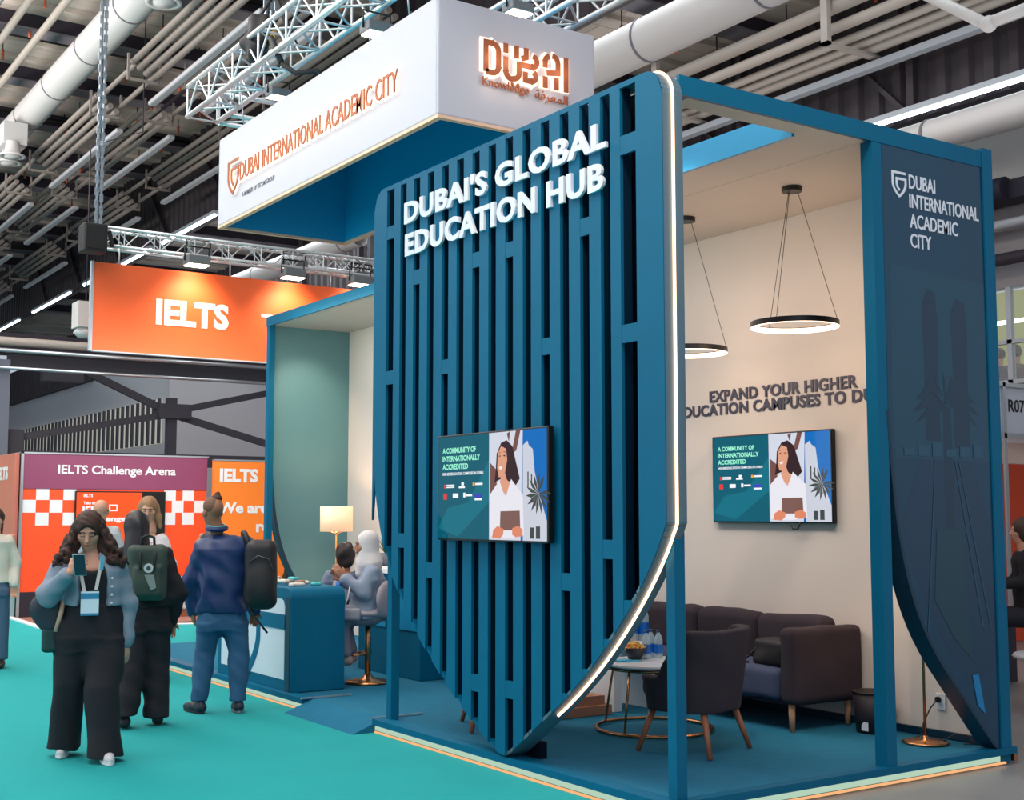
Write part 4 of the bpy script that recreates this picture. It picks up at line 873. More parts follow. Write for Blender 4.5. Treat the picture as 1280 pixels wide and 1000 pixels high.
b = B(); b.box(7.92, 11.5, 21.0, 21.1, 0.50, 2.56); obj('orange_panel', b, mat('slogan_orange', (255, 134, 44), 0.5), t)
b = B(); b.box(7.92, 11.5, 20.99, 21.1, 0.10, 0.50); obj('base_panel', b, mat('base_panel_grey', (206, 200, 206), 0.5), t)
b = B(); b.box(7.92, 11.5, 20.985, 21.1, 2.56, 2.585); obj('frame', b, ALU, t)
b = text_b('IELTS', (8.02, 20.995, 2.19), UY, 0.70, 0.24, 0.004, 0.045); text_b('We are', (8.0, 20.995, 1.655), UY, 0.92, 0.19, 0.004, 0.04, b); text_b('rea', (8.70, 20.995, 1.32), UY, 0.40, 0.15, 0.004, 0.04, b)
obj('lettering', b, WHITE, t)
t = thing('promo_counter', 'low pale counter with small red lettering between the two women walking and the man', 'counter', (7.6, 20.2, 0))
b = B(); b.box(7.0, 7.9, 20.0, 20.5, 0.12, 0.62); obj('body', b, mat('base_panel_grey', (206, 200, 206), 0.5), t, bevel=0.02)
b = B(); b.box(7.0, 7.9, 20.02, 20.5, 0, 0.12); obj('plinth', b, WALNUT, t)
b = text_b('s', (7.55, 19.998, 0.42), UY, 0.06, 0.08, 0.003, 0.03); obj('lettering', b, mat('red_print', (214, 60, 40), 0.5), t)
# ================================================================== lights belonging to the stand, plus an added fill
def lampshade_m():
    return mat('lampshade_fabric', (250, 226, 196), 0.8, emit=0.55, ecol=(255, 186, 130), noise=0.05, nscale=60)
def floor_lamp(x, y, lab, hs=1.33, r=0.20, h=0.31):
    t = thing('floor_lamp', lab, 'lamp', (x, y, PG))
    b = B(); b.lathe([(0.001, 0), (0.15, 0), (0.155, 0.008), (0.14, 0.016), (0.02, 0.022), (0.016, 0.05), (0.001, 0.05)], (x, y, PG), 32); obj('base', b, BRASS, t)
    b = B(); b.tube([(x, y, PG+0.03), (x, y, PG+hs+0.05)], 0.010, 10); obj('pole', b, BRASS, t)
    b = B(); b.tube([(x-0.10, y, PG+hs), (x, y, PG+hs-0.03), (x+0.10, y, PG+hs)], 0.006, 6); b.ball((x, y, PG+hs-0.02), 0.018); obj('shade_fitting', b, BRASS, t)
    b = B(); z = PG+hs; b.smooth = True
    b.lathe([(r-0.004, z), (r, z), (r, z+h), (r-0.004, z+h), (r-0.004, z)], (x, y, 0), 40); obj('lamp_shade', b, lampshade_m(), t)
    pointl('lamp_bulb', (x, y, z+h*0.5), 13, (1, 0.62, 0.34), 0.05); return t
floor_lamp(6.98, 14.3, 'lit floor lamp with a cream drum shade at the far left end of the stand')
floor_lamp(7.22, 5.72, 'copper floor lamp in front of the cream wall, half behind the shield-shaped end wall', 1.42)
def ring_lamp(x, y, z, lab):
    t = thing('ring_pendant', lab, 'lamp', (x, y, 4.0), 'ring pendants over the lounge')
    ZC = ZT-0.10
    b = B(); b.lathe([(0.001, 0), (0.075, 0), (0.075, 0.035), (0.001, 0.035)], (x, y, ZC-0.036), 24, False); obj('canopy', b, mat('pendant_black', (24, 22, 24), 0.4), t)
    r = 0.31; b = B(); b.lathe([(r-0.008, -0.02), (r+0.008, -0.02), (r+0.008, 0.02), (r-0.008, 0.02), (r-0.008, -0.02)], (x, y, z), 56, False); obj('ring', b, mat('pendant_black', (24, 22, 24), 0.4), t)
    b = B(); b.lathe([(r-0.0085, -0.017), (r-0.0105, -0.017), (r-0.0105, 0.013), (r-0.0085, 0.013)], (x, y, z), 56); b.lathe([(r-0.007, -0.022), (r+0.007, -0.022), (r+0.007, -0.0205), (r-0.007, -0.0205)], (x, y, z), 56); obj('led_ring', b, emat('ring_led_warm', (255, 214, 182), 5.0), t)
    for k in range(3):
        a = R(80+120*k); b = B(); b.tube([(x+0.04*math.cos(a), y+0.04*math.sin(a), ZC-0.03), (x+r*math.cos(a), y+r*math.sin(a), z+0.02)], 0.0025, 5); obj('cable', b, BLACK, t)
    return t
ring_lamp(6.80, 6.44, 3.02, 'black ring pendant with a warm lit inner edge, the nearer of two')
ring_lamp(6.80, 7.60, 2.95, 'black ring pendant partly hidden behind the glowing shield edge')
pointl('ring_glow', (6.80, 6.44, 2.99), 9, WARM, 0.22); pointl('ring_glow', (6.80, 7.60, 2.92), 9, WARM, 0.22)
area('wash_light', (5.6, 8.2, 3.95), 0.3, 14, (1, 0.84, 0.72), (0, R(-40), 0), sy=3.5)
area('wash_light', (5.9, 13.0, 3.95), 0.3, 22, (1, 0.80, 0.62), (0, R(-35), 0), sy=2.5)
area('orange_wall_fill', (6.6, 18.4, 3.9), 3.5, 90, (1, 0.93, 0.86), (R(40), 0, 0), sy=0.6)  # unseen fill added to brighten the orange wall
spot('downlight', (6.7, 14.0, 3.9), (6.85, 15.0, 2.9), 45, (1, 0.78, 0.6), 70, 0.8, 0.05)
# ================================================================== lounge furniture
SOFA = mat('sofa_dark_fabric', (50, 40, 50), 0.9, noise=0.15, nscale=60, bump=0.3, bscale=400)
SOFS = mat('sofa_seat_fabric', (66, 76, 104), 0.9, noise=0.15, nscale=60, bump=0.3, bscale=400)
sy0, sy1, sx0, sx1 = 6.46, 8.86, 6.74, 7.46
t = thing('sofa', 'long dark grey three-seat sofa against the cream wall', 'sofa', (7.1, 7.65, PG))
def rb(c, hs, r, h=0.018, wave=0.0, seed=0, extra=None):
    sd = SDF(np.array(c)-np.array(hs)-0.06, np.array(c)+np.array(hs)+0.06, h); sd.rbox(c, hs, r)
    if extra: extra(sd)
    if wave: sd.wave(wave, 16, seed)
    return sd
sobj('arm', rb((7.11, sy0+0.075, 0.56), (0.37, 0.075, 0.27), 0.045, wave=0.004, seed=1), SOFA, t)
sobj('arm', rb((7.11, sy1-0.075, 0.56), (0.37, 0.075, 0.27), 0.045, wave=0.004, seed=2), SOFA, t)
sobj('seat', rb((7.08, 7.66, 0.42), (0.34, 1.04, 0.11), 0.04, 0.02, 0.006, 3), SOFS, t)
sobj('back_frame', rb((7.42, 7.66, 0.52), (0.05, 1.05, 0.25), 0.03, 0.02), SOFA, t)
for k in range(3): sobj('back_cushion', rb((7.31, 6.97+0.695*k, 0.68), (0.10, 0.345, 0.20), 0.07, wave=0.008, seed=5+k), SOFA, t)
b = B(); b.box(sx0+0.06, sx1-0.04, sy0+0.05, sy1-0.05, 0.28, 0.33); obj('base_rail', b, SOFA, t)
for x in (6.80, 7.38):
    for y in (6.54, 8.0, 8.78): b = B(); b.tube([(x, y, 0.30), (x-0.01, y-0.01, PG)], [0.026, 0.020], 12); obj('leg', b, WOOD, t)
sd = SDF((6.75, 6.55, 0.5), (7.2, 7.1, 0.85), 0.015); sd.rbox((6.98, 6.82, 0.625), (0.13, 0.17, 0.10), 0.04); sd.wave(0.006, 25, 9)
t = thing('handbag', 'black soft bag lying on the sofa seat beside the arm', 'bag', (6.98, 6.82, 0.53)); sobj('body', sd, mat('bag_black', (24, 20, 24), 0.6), t)
b = B(); b.tube([(6.87, 6.95, 0.66), (6.84, 7.02, 0.58), (6.80, 7.08, 0.545), (6.83, 7.0, 0.545)], 0.008, 6); obj('strap', b, mat('bag_black', (24, 20, 24), 0.6), t)
# armchair: tub shell facing local +Y
def armchair(loc, rz, lab):
    t = thing('armchair', lab, 'chair', (0, 0, 0), 'tub armchairs')
    sd = SDF((-0.45, -0.45, 0.2), (0.45, 0.5, 0.95), 0.015); A = sd
    def shell(X, Y, Z):
        zz = np.clip((Z-0.28)/0.55, 0, 1); a = 0.255+0.075*zz; dd = 0.25+0.06*zz
        u = np.abs(X)/a; v = np.abs(Y+0.0)/dd; e = ((u**3+v**3)**(1/3)-1)*np.minimum(a, dd)
        top = 0.80-0.30*np.clip((Y+0.13)/0.22, 0, 1)**1.2*(1+0*X); e2 = np.maximum(e, Z-top); e2 = np.maximum(e2, 0.27-Z)
        inner = ((np.abs(X)/(a-0.075))**3+(np.abs(Y+0.0)/(dd-0.07))**3)**(1/3); inner = (inner-1)*np.minimum(a, dd)
        front = np.maximum(np.maximum(inner, 0.40-Z), -10+0*X); e3 = np.maximum(e2, -front)
        frontcut = np.maximum(np.maximum(np.abs(X)-(a-0.08), -(Y-0.05)), 0.40-Z); return np.maximum(e3, -frontcut)
    sd.put(shell, (-0.4, -0.4, 0.25), (0.4, 0.4, 0.85), 0); sd.wave(0.0025, 20, 4)
    sobj('shell', sd, SOFA, t)
    sobj('seat_cushion', rb((0, 0.03, 0.41), (0.20, 0.22, 0.06), 0.04, 0.015), SOFA, t)
    for sx in (-1, 1):
        for sy in (-1, 1): b = B(); b.tube([(sx*0.17, sy*0.17, 0.29), (sx*0.23, sy*0.25, 0.001)], [0.022, 0.014], 12); obj('leg', b, WALNUT, t)
    t.location = loc; t.rotation_euler = (0, 0, rz); t.scale = (1.16, 1.08, 1.0); return t
t0 = armchair((5.76, 6.42, PG), R(18), 'dark tub armchair with splayed wooden legs seen from behind, in front of the sofa')
dup(t0, (5.22, 7.90, PG), R(-24.6), 'second dark tub armchair, only its wooden legs showing below the slatted shield')
# coffee table
tc_ = (6.05, 7.17)
t = thing('coffee_table', 'round marble-topped coffee table with a thin brass ring base', 'table', (*tc_, PG))
MARB = mat('white_marble', (226, 228, 234), 0.25, noise=0.10, nscale=3)
b = B(); b.lathe([(0.001, 0), (0.36, 0), (0.37, 0.01), (0.365, 0.022), (0.001, 0.022)], (*tc_, 0.56), 48, False); obj('tabletop', b, MARB, t)
b = B(); b.tube([(tc_[0]+0.34*math.cos(a), tc_[1]+0.34*math.sin(a), 0.545) for a in np.linspace(0, 2*math.pi, 40, endpoint=False)], 0.012, 6, closed=True); obj('upper_ring', b, BRASS, t)
b = B(); b.tube([(tc_[0]+0.42*math.cos(a), tc_[1]+0.42*math.sin(a), 0.114) for a in np.linspace(0, 2*math.pi, 48, endpoint=False)], 0.013, 8, closed=True); obj('base_ring', b, BRASS, t)
for a in (R(20), R(110), R(200), R(290)):
    b = B(); b.tube([(tc_[0]+0.34*math.cos(a), tc_[1]+0.34*math.sin(a), 0.545), (tc_[0]+0.415*math.cos(a), tc_[1]+0.415*math.sin(a), 0.114)], 0.009, 8); obj('leg', b, BRASS, t)
bx, by = 6.04, 7.37
t = thing('snack_bowl', 'dark grey bowl heaped with yellow crisps on the marble table', 'bowl', (bx, by, 0.582))
b = B(); b.lathe([(0.001, 0), (0.05, 0), (0.055, 0.02), (0.098, 0.085), (0.092, 0.085), (0.05, 0.03), (0.001, 0.025)], (bx, by, 0.582), 28); obj('bowl_body', b, mat('bowl_grey', (58, 60, 70), 0.5), t)
b = B(); rs = random.Random(2)
for k in range(130):
    a = rs.uniform(0, 6.28); r_ = 0.085*math.sqrt(rs.random()); z = 0.582+0.07+0.05*(1-(r_/0.09)**2)*rs.uniform(0.4, 1.1); c = Vector((bx+r_*math.cos(a), by+r_*math.sin(a), z))
    d = Vector((rs.uniform(-1, 1), rs.uniform(-1, 1), rs.uniform(-.6, .9))).normalized()*0.013; b.cur = rs.choice((0, 0, 0, 1, 2)); b.tube([c-d, c+Vector((0, 0, 0.004)), c+d], [0.005, 0.007, 0.004], 5)
sn = obj('snacks', b, [mat('crisp_yellow', (246, 196, 96), 0.6), mat('crisp_orange', (226, 96, 50), 0.6), mat('crisp_pale', (250, 226, 160), 0.6)]); sn.parent = t; sn.location = sn.location-t.location; tag(sn, None, None, kind='stuff')
BOT = mat('bottle_plastic_clear', (200, 226, 240), 0.1, alpha=0.55); BLAB = mat('bottle_blue_label', (20, 110, 205), 0.4); CAPM = mat('bottle_cap_navy', (24, 50, 96), 0.4)
def bottle(x, y, z, h, r, lab, grp, lm=BLAB):
    t = thing('water_bottle', lab, 'bottle', (x, y, z), grp)
    b = B(); b.lathe([(0.001, 0), (r*0.9, 0), (r, 0.01), (r, h*0.30), (r*0.94, h*0.34), (r, h*0.38), (r, h*0.66), (r*0.75, h*0.78), (r*0.40, h*0.88), (r*0.38, h*0.93), (0.001, h*0.93)], (x, y, z), 20); obj('bottle_body', b, BOT, t)
    b = B(); b.lathe([(r*1.02, h*0.18), (r*1.02, h*0.50)], (x, y, z), 20); obj('bottle_label', b, lm, t)
    b = B(); b.lathe([(r*0.42, h*0.92), (r*0.42, h), (0.001, h)], (x, y, z), 16); obj('cap', b, CAPM, t)
bottle(6.13, 7.345, 0.582, 0.205, 0.032, 'left one of three small blue-labelled water bottles on the marble table', 'small water bottles on the marble table')
bottle(6.22, 7.40, 0.582, 0.205, 0.032, 'rear one of three small blue-labelled water bottles on the marble table', 'small water bottles on the marble table')
bottle(6.225, 7.32, 0.582, 0.205, 0.032, 'right one of three small blue-labelled water bottles on the marble table', 'small water bottles on the marble table')
b = B(); b.box(5.85, 5.99, 7.22, 7.30, 0.583, 0.587); b.box(5.80, 5.93, 7.26, 7.36, 0.588, 0.591); tag(obj('leaflet', b, mat('leaflet_cyan', (60, 170, 210), 0.5)), 'pale blue leaflets lying at the left edge of the marble table', 'leaflet')
t = thing('side_table', 'white low side table with a broad white leg behind the marble table', 'table', (6.62, 8.1, PG))
b = B(); b.box(6.25, 6.735, 7.92, 8.45, 0.585, 0.62); obj('tabletop', b, WHITE, t, bevel=0.004)
b = B(); b.box(6.30, 6.38, 7.95, 8.4, PG, 0.585); obj('leg', b, WHITE, t); b = B(); b.box(6.66, 6.72, 7.95, 8.4, PG, 0.585); obj('leg', b, WHITE, t)
t = thing('carton', 'open pale box standing on the white side table', 'box', (6.7, 8.1, 0.62))
b = B(); b.box(6.28, 6.52, 7.94, 7.96, 0.622, 0.70); b.box(6.28, 6.52, 8.2, 8.22, 0.622, 0.70); b.box(6.28, 6.30, 7.96, 8.2, 0.622, 0.70); b.box(6.50, 6.52, 7.96, 8.2, 0.622, 0.70); b.box(6.3, 6.5, 7.96, 8.2, 0.622, 0.632); obj('tray', b, mat('carton_pale', (214, 208, 204), 0.7), t)
for k, (x, y) in enumerate(((6.585, 8.10), (6.66, 8.14), (6.715, 8.08))):
    bottle(x, y, 0.62, 0.30, 0.043, ('left', 'middle', 'right')[k]+' one of the tall water bottles on the white side table', 'tall water bottles on the side table')
t = thing('floor_carton', 'brown cardboard tray on the carpet under the side table', 'box', (6.5, 8.9, PG))
b = B(); b.box(5.72, 6.24, 7.9, 8.5, PG, 0.17); b.box(5.76, 6.2, 7.94, 8.46, 0.17, 0.24); obj('tray', b, mat('cardboard', (172, 122, 98), 0.8, noise=0.15, nscale=6), t)
sd = SDF((5.75, 7.9, 0.2), (6.25, 8.5, 0.55), 0.018); sd.ell((5.95, 8.15, 0.30), (0.15, 0.17, 0.10)).wave(0.012, 22, 3); sd.plane((0, 0, 0.245), (0, 0, -1)); sobj('plastic_wrap', sd, mat('plastic_film', (214, 206, 214), 0.3), t)
t = thing('waste_bin', 'dark mesh waste basket beside the sofa arm', 'bin', (7.28, 6.22, PG))
b = B(); b.lathe([(0.001, 0), (0.115, 0), (0.14, 0.28), (0.133, 0.28), (0.11, 0.01), (0.001, 0.01)], (7.28, 6.22, PG), 28); obj('basket', b, mat('bin_mesh', (40, 32, 36), 0.6), t)
b = B(); b.tube([(7.28+0.14*math.cos(a), 6.22+0.14*math.sin(a), PG+0.28) for a in np.linspace(0, 6.283, 32, endpoint=False)], 0.007, 6, closed=True); obj('rim', b, BLACK, t)
b = B(); b.box(7.16, 7.162, 6.16, 6.22, PG+0.02, PG+0.08); obj('paper_label', b, WHITE, t)
t = thing('wall_socket', 'white wall socket with a black plug behind the floor lamp pole', 'socket', (7.48, 5.79, 0.33))
b = B(); b.box(7.478, 7.49, 5.75, 5.83, 0.29, 0.40); obj('plate', b, WHITE, t, bevel=0.002)
b = B(); b.tube([(7.478, 5.80, 0.36), (7.455, 5.80, 0.36)], 0.02, 12); obj('plug', b, BLACK, t)
b = B(); b.tube([(7.455, 5.80, 0.36), (7.42, 5.83, 0.30), (7.38, 5.86, 0.20), (7.33, 5.84, 0.12), (7.25, 5.86, 0.108), (7.30, 5.66, 0.108), (7.38, 5.60, 0.16), (7.40, 5.52, 0.16), (7.43, 5.47, 0.108), (7.36, 5.52, 0.108)], 0.005, 6); tag(obj('power_cable', b, BLACK), 'thin black cable running from the wall socket to the floor lamp', 'cable')
b = B(); b.tube([(7.43, 7.13, 1.58), (7.43, 7.10, 1.53), (7.43, 7.04, 1.53), (7.43, 7.02, 1.58)], 0.006, 6); tag(obj('tv_cable', b, BLACK), 'short black cable loop hanging under the television on the cream wall', 'cable')
b = B(); b.box(7.46, 7.489, Y0+0.14, 8.0, PG, PG+0.05); tag(obj('skirting', b, mat('edge_dark_blue', (6, 46, 68), 0.4)), 'dark skirting along the foot of the cream wall', 'skirting')
# ================================================================== reception counter
cx0, cx1, cy0, cy1, cz = 4.62, 5.14, 10.33, 12.05, 1.0
t = thing('reception_counter', 'blue reception counter with rounded top corners and a white shield emblem front', 'counter', (4.9, 11.2, PG))
pts = [(cy0, PG)]+[(cy0+0.09-0.09*math.cos(a), cz-0.09+0.09*math.sin(a)) for a in np.linspace(0, math.pi/2, 7)]+[(cy1-0.09+0.09*math.sin(a), cz-0.09+0.09*math.cos(a)) for a in np.linspace(0, math.pi/2, 7)]+[(cy1, PG)]
b = B(); b.prism([(cx0, y, z) for y, z in pts], (cx1-cx0, 0, 0)); obj('body', b, BLUE, t, bevel=0.006)
b = B(); C0 = (cx0, cy1, 0); W_ = cy1-cy0
inset = [(0.10, 0.20), (W_-0.13, 0.20), (W_-0.13, 0.83), (W_-0.16, 0.885), (W_-0.21, 0.90), (0.16, 0.90), (0.10, 0.84)]
flat(b, C0, UX, inset, 0.0005, 0.0035); obj('front_panel', b, mat('counter_white', (214, 224, 234), 0.35), t)
b = B(); S_ = 0.86; logo(b, (cx0, 11.62, 0.175), UX, 0.60, 0.085, 0.004, 0.006)
stroke(b, (cx0, cy1, 0), UX, [(0.12, 0.70), (W_-0.12, 0.70)], 0.13, 0.004, 0.005); obj('emblem', b, BLUE, t)
b = B(); b.box(cx0-0.006, cx0, cy0+0.02, cy0+0.10, PG, 0.92); obj('corner_trim', b, mat('edge_dark_blue', (6, 46, 68), 0.4), t)
rs = random.Random(9); PAL = [mat('item_cream', (222, 214, 204), 0.6), mat('item_teal', (70, 190, 190), 0.5), mat('item_grey', (130, 130, 136), 0.5), mat('item_olive', (96, 110, 80), 0.6), mat('item_brown', (150, 112, 88), 0.6)]
nm = ['cream', 'teal', 'grey', 'olive green', 'brown']
IT = [(4.80, 10.62, 0, 0.075), (4.90, 10.78, 4, 0.08), (4.75, 10.80, 0, 0.06), (4.98, 10.60, 1, 0.05), (4.88, 10.98, 2, 0.07), (4.74, 11.06, 0, 0.08), (5.0, 10.92, 0, 0.06), (4.85, 11.2, 3, 0.09), (5.0, 11.15, 1, 0.06), (4.75, 11.3, 4, 0.07)]
WHN = ['nearest the rounded corner', 'just behind the first', 'near the front edge', 'by the sitting women', 'in the middle of the row', 'beside the backpack', 'at the back edge', 'on the left half', 'next to the dish', 'farthest from the women']
for i, (x, y, m_, s_) in enumerate(IT):
    sd = SDF((x-s_*1.4, y-s_*1.4, cz-0.02), (x+s_*1.4, y+s_*1.4, cz+0.09), 0.008); sd.rbox((x, y, cz+0.014+0.012*(i % 3)), (s_*0.9, s_*0.55, 0.018), 0.014, np.array([[math.cos(i), math.sin(i), 0], [-math.sin(i), math.cos(i), 0], [0, 0, 1.0]])); sd.plane((0, 0, cz+0.001), (0, 0, -1))
    tag(sobj('giveaway_pouch', sd, PAL[m_]), nm[m_]+' giveaway item on the reception counter, '+WHN[i], 'giveaway', 'giveaways on the reception counter')
t = thing('snack_dish', 'pale round dish of green wrapped sweets on the reception counter', 'dish', (4.88, 11.5, cz))
b = B(); b.lathe([(0.001, 0.001), (0.08, 0.001), (0.13, 0.05), (0.125, 0.05), (0.075, 0.01), (0.001, 0.01)], (4.88, 11.5, cz), 24); obj('dish_body', b, PAL[0], t)
b = B()
for k in range(26): a = rs.uniform(0, 6.28); r_ = 0.08*math.sqrt(rs.random()); b.ball((4.88+r_*math.cos(a), 11.5+r_*math.sin(a), cz+0.035+rs.uniform(0, .03)), (0.02, 0.015, 0.012), 6, 4)
sw = obj('sweets', b, PAL[3]); sw.parent = t; sw.location = sw.location-t.location; tag(sw, None, None, kind='stuff')
# low cabinet / bar behind the stool
t = thing('back_cabinet', 'blue low cabinet with a white top and small handles behind the seated women', 'cabinet', (6.6, 11.6, PG))
b = B(); b.box(5.95, 7.48, 10.4, 11.65, PG, 1.07); obj('body', b, BLUE, t)
b = B(); b.box(5.92, 7.485, 10.37, 11.68, 1.07, 1.11); obj('worktop', b, WHITE, t)
for k in range(2):
    b = B(); b.box(5.94, 5.95, 10.45+0.61*k, 11.02+0.61*k, 0.55, 1.03); d_ = obj('drawer', b, BLUEL, t)
    b = B(); b.tube([(5.925, 10.68+0.61*k, 0.90), (5.925, 10.80+0.61*k, 0.90)], 0.008, 6); obj('handle', b, ALU, d_)
b = B(); b.box(5.93, 7.48, 10.36, 10.40, PG, 2.0); b.cur = 0
tag(obj('divider_panel', B().box(6.0, 7.48, 9.55, 9.61, PG, 3.0), BLUE), 'blue divider panel between the lounge and the cabinet, seen through the slats', 'panel')
t = thing('potted_plant', 'small green plant in a grey pot on the white cabinet top', 'plant', (6.3, 11.05, 1.11))
p = onX(482, 702, 6.3); t.location = (6.3, p.y, 1.11)
b = B(); b.lathe([(0.001, 0), (0.05, 0), (0.07, 0.13), (0.06, 0.13), (0.05, 0.02), (0.001, 0.02)], (6.3, p.y, 1.111), 20); obj('pot', b, mat('pot_grey', (110, 114, 124), 0.6), t)
b = B()
for k in range(22):
    a = rs.uniform(0, 6.28); l = rs.uniform(0.10, 0.24); e = rs.uniform(0.2, 0.9); c = Vector((6.3, p.y, 1.23)); d = Vector((math.cos(a)*e, math.sin(a)*e, 1)).normalized(); s2 = d.cross(Vector((0, 0, 1))).normalized()*0.018
    b.add([c, c+d*l*0.5+s2, c+d*l+Vector((0, 0, -0.02)), c+d*l*0.5-s2], [(0, 1, 2, 3)], True)
obj('leaves', b, mat('leaf_green', (90, 110, 50), 0.6), t)
# bar stools
def bar_stool(x, y, lab, rz=0.0, zs=0.74):
    t = thing('bar_stool', lab, 'stool', (x, y, PG), 'bar stools')
    b = B(); b.lathe([(0.001, 0), (0.20, 0), (0.205, 0.01), (0.16, 0.03), (0.06, 0.045), (0.03, 0.08), (0.001, 0.08)], (x, y, PG), 32); obj('base', b, BRASS, t)
    b = B(); b.tube([(x, y, PG+0.05), (x, y, zs-0.02)], 0.028, 14); obj('column', b, BRASS, t)
    b = B(); c, s = math.cos(rz), math.sin(rz); b.tube([(x+0.03*c, y+0.03*s, 0.36)]+[(x+0.15*math.cos(rz+a)+0.05*c, y+0.15*math.sin(rz+a)+0.05*s, 0.36) for a in np.linspace(-1.6, 1.6, 10)]+[(x, y, 0.36)], 0.010, 6); obj('footrest', b, BRASS, t)
    sd = SDF((x-0.35, y-0.35, zs-0.1), (x+0.35, y+0.35, zs+0.4), 0.015); M = np.array([[c, s, 0], [-s, c, 0], [0, 0, 1.0]])
    sd.ell((x, y, zs), (0.23, 0.23, 0.055), M); sd.ell((x-0.20*c, y-0.20*s, zs+0.13), (0.05, 0.21, 0.17), M, k=0.06)
    sobj('seat', sd, mat('stool_velvet_grey', (168, 158, 168), 0.8, noise=0.08, nscale=30), t); return t
bar_stool(5.50, 10.58, 'grey tub bar stool with a copper base under the woman in the white headscarf', R(125))
bar_stool(5.62, 12.0, 'rear bar stool with a copper base under the dark-haired visitor', R(160))
# ================================================================== people
def M_(name, c, r=0.85, **k): return mat(name, c, r, **k)
SKIN_A = M_('skin_light', (206, 150, 124), 0.55); SKIN_B = M_('skin_tan', (176, 120, 92), 0.55); SKIN_C = M_('skin_brown', (150, 104, 80), 0.55)
EYEW = M_('eye_white', (214, 206, 202), 0.3); IRIS = M_('iris_dark', (40, 26, 20), 0.3); LIPS = M_('lips_rose', (150, 78, 72), 0.5); BROWM = M_('brow_dark', (46, 32, 28), 0.8)
class Person:
    """figure in a local frame turned towards the camera: x = screen right, y = away, z = up"""
    def __init__(s, pos, lab, skin, ref_px, height_px=None):
        s.c = Vector((pos[0], pos[1], pos[2] if len(pos) > 2 else 0.0)); d = Vector((pos[0], pos[1], 0)).normalized()
        s.d = np.array(d); s.r = np.array((d.y, -d.x, 0)); s.root = thing('person', lab, 'person', s.c); s.skin = skin
        s.J = {}
    def W(s, V): V = np.asarray(V, float); return np.array(s.c)+V[..., 0:1]*s.r+V[..., 1:2]*s.d+V[..., 2:3]*np.array([0, 0, 1.0])
    def L(s, px, py, dy=0.0):     # photo position on the figure's own plane, dy metres further away
        q = np.array([0, 0, CAMH]); rr = ray(px, py); o = np.array(s.c)+s.d*dy; t = ((o-q)@s.d)/(rr@s.d); w_ = q+rr*t-np.array(s.c)
        return np.array([w_@s.r, w_@s.d, w_[2]])
    def sdf(s, name, sd, m, parent=None, label=None): return sobj(name, sd, m, parent or s.root, s.W, label)
    def B(s, name, b, m, parent=None, label=None, bevel=0.0):
        vs = s.W(np.array([tuple(v) for v in b.v])); b.v = [tuple(v) for v in vs]; return obj(name, b, m, parent or s.root, label, bevel)
def frame(f, up=(0, 0, 1)):
    f = np.array(f, float); f /= np.linalg.norm(f); sd = np.cross(f, up); sd /= np.linalg.norm(sd); u = np.cross(sd, f); return sd, f, u   # side, forward, up
def head(sd, c, f, up=(0, 0, 1), s=1.0, neck=None, nr=0.052):
    S, Fv, U = frame(f, up); M = np.array([S, Fv, U]); c = np.array(c, float); P = lambda a, b_, d: c+(S*a+Fv*b_+U*d)*s
    sd.ell(P(0, -0.015, 0.035), np.array((0.074, 0.094, 0.088))*s, M, 0.0)
    sd.ell(P(0, 0.022, -0.030), np.array((0.060, 0.068, 0.082))*s, M, 0.035*s)
    sd.ell(P(0, 0.045, -0.088), np.array((0.030, 0.030, 0.024))*s, M, 0.025*s)         # chin
    for k in (-1, 1):
        sd.ell(P(0.040*k, 0.052, -0.022), np.array((0.024, 0.024, 0.024))*s, M, 0.02*s)   # cheek
        sd.ell(P(0.031*k, 0.097, 0.008), np.array((0.018, 0.014, 0.011))*s, M, 0.010*s, 'cut')   # eye socket
        sd.ell(P(0.076*k, -0.008, -0.008), np.array((0.010, 0.020, 0.032))*s, M, 0.008*s)   # ear
    sd.ell(P(0, 0.074, 0.030), np.array((0.050, 0.016, 0.010))*s, M, 0.012*s)           # brow ridge
    sd.cap(P(0, 0.086, 0.012), P(0, 0.110, -0.028), 0.007*s, 0.013*s, 0.012*s)          # nose
    for k in (-1, 1): sd.ell(P(0.011*k, 0.098, -0.033), np.array((0.008, 0.009, 0.007))*s, M, 0.006*s)
    sd.ell(P(0, 0.086, -0.056), np.array((0.023, 0.012, 0.005))*s, M, 0.006*s); sd.ell(P(0, 0.083, -0.066), np.array((0.019, 0.012, 0.006))*s, M, 0.006*s)
    if neck is not None: sd.cap(P(0, -0.018, -0.05), neck, nr*s, nr*1.12*s, 0.03)
    return P, (S, Fv, U)
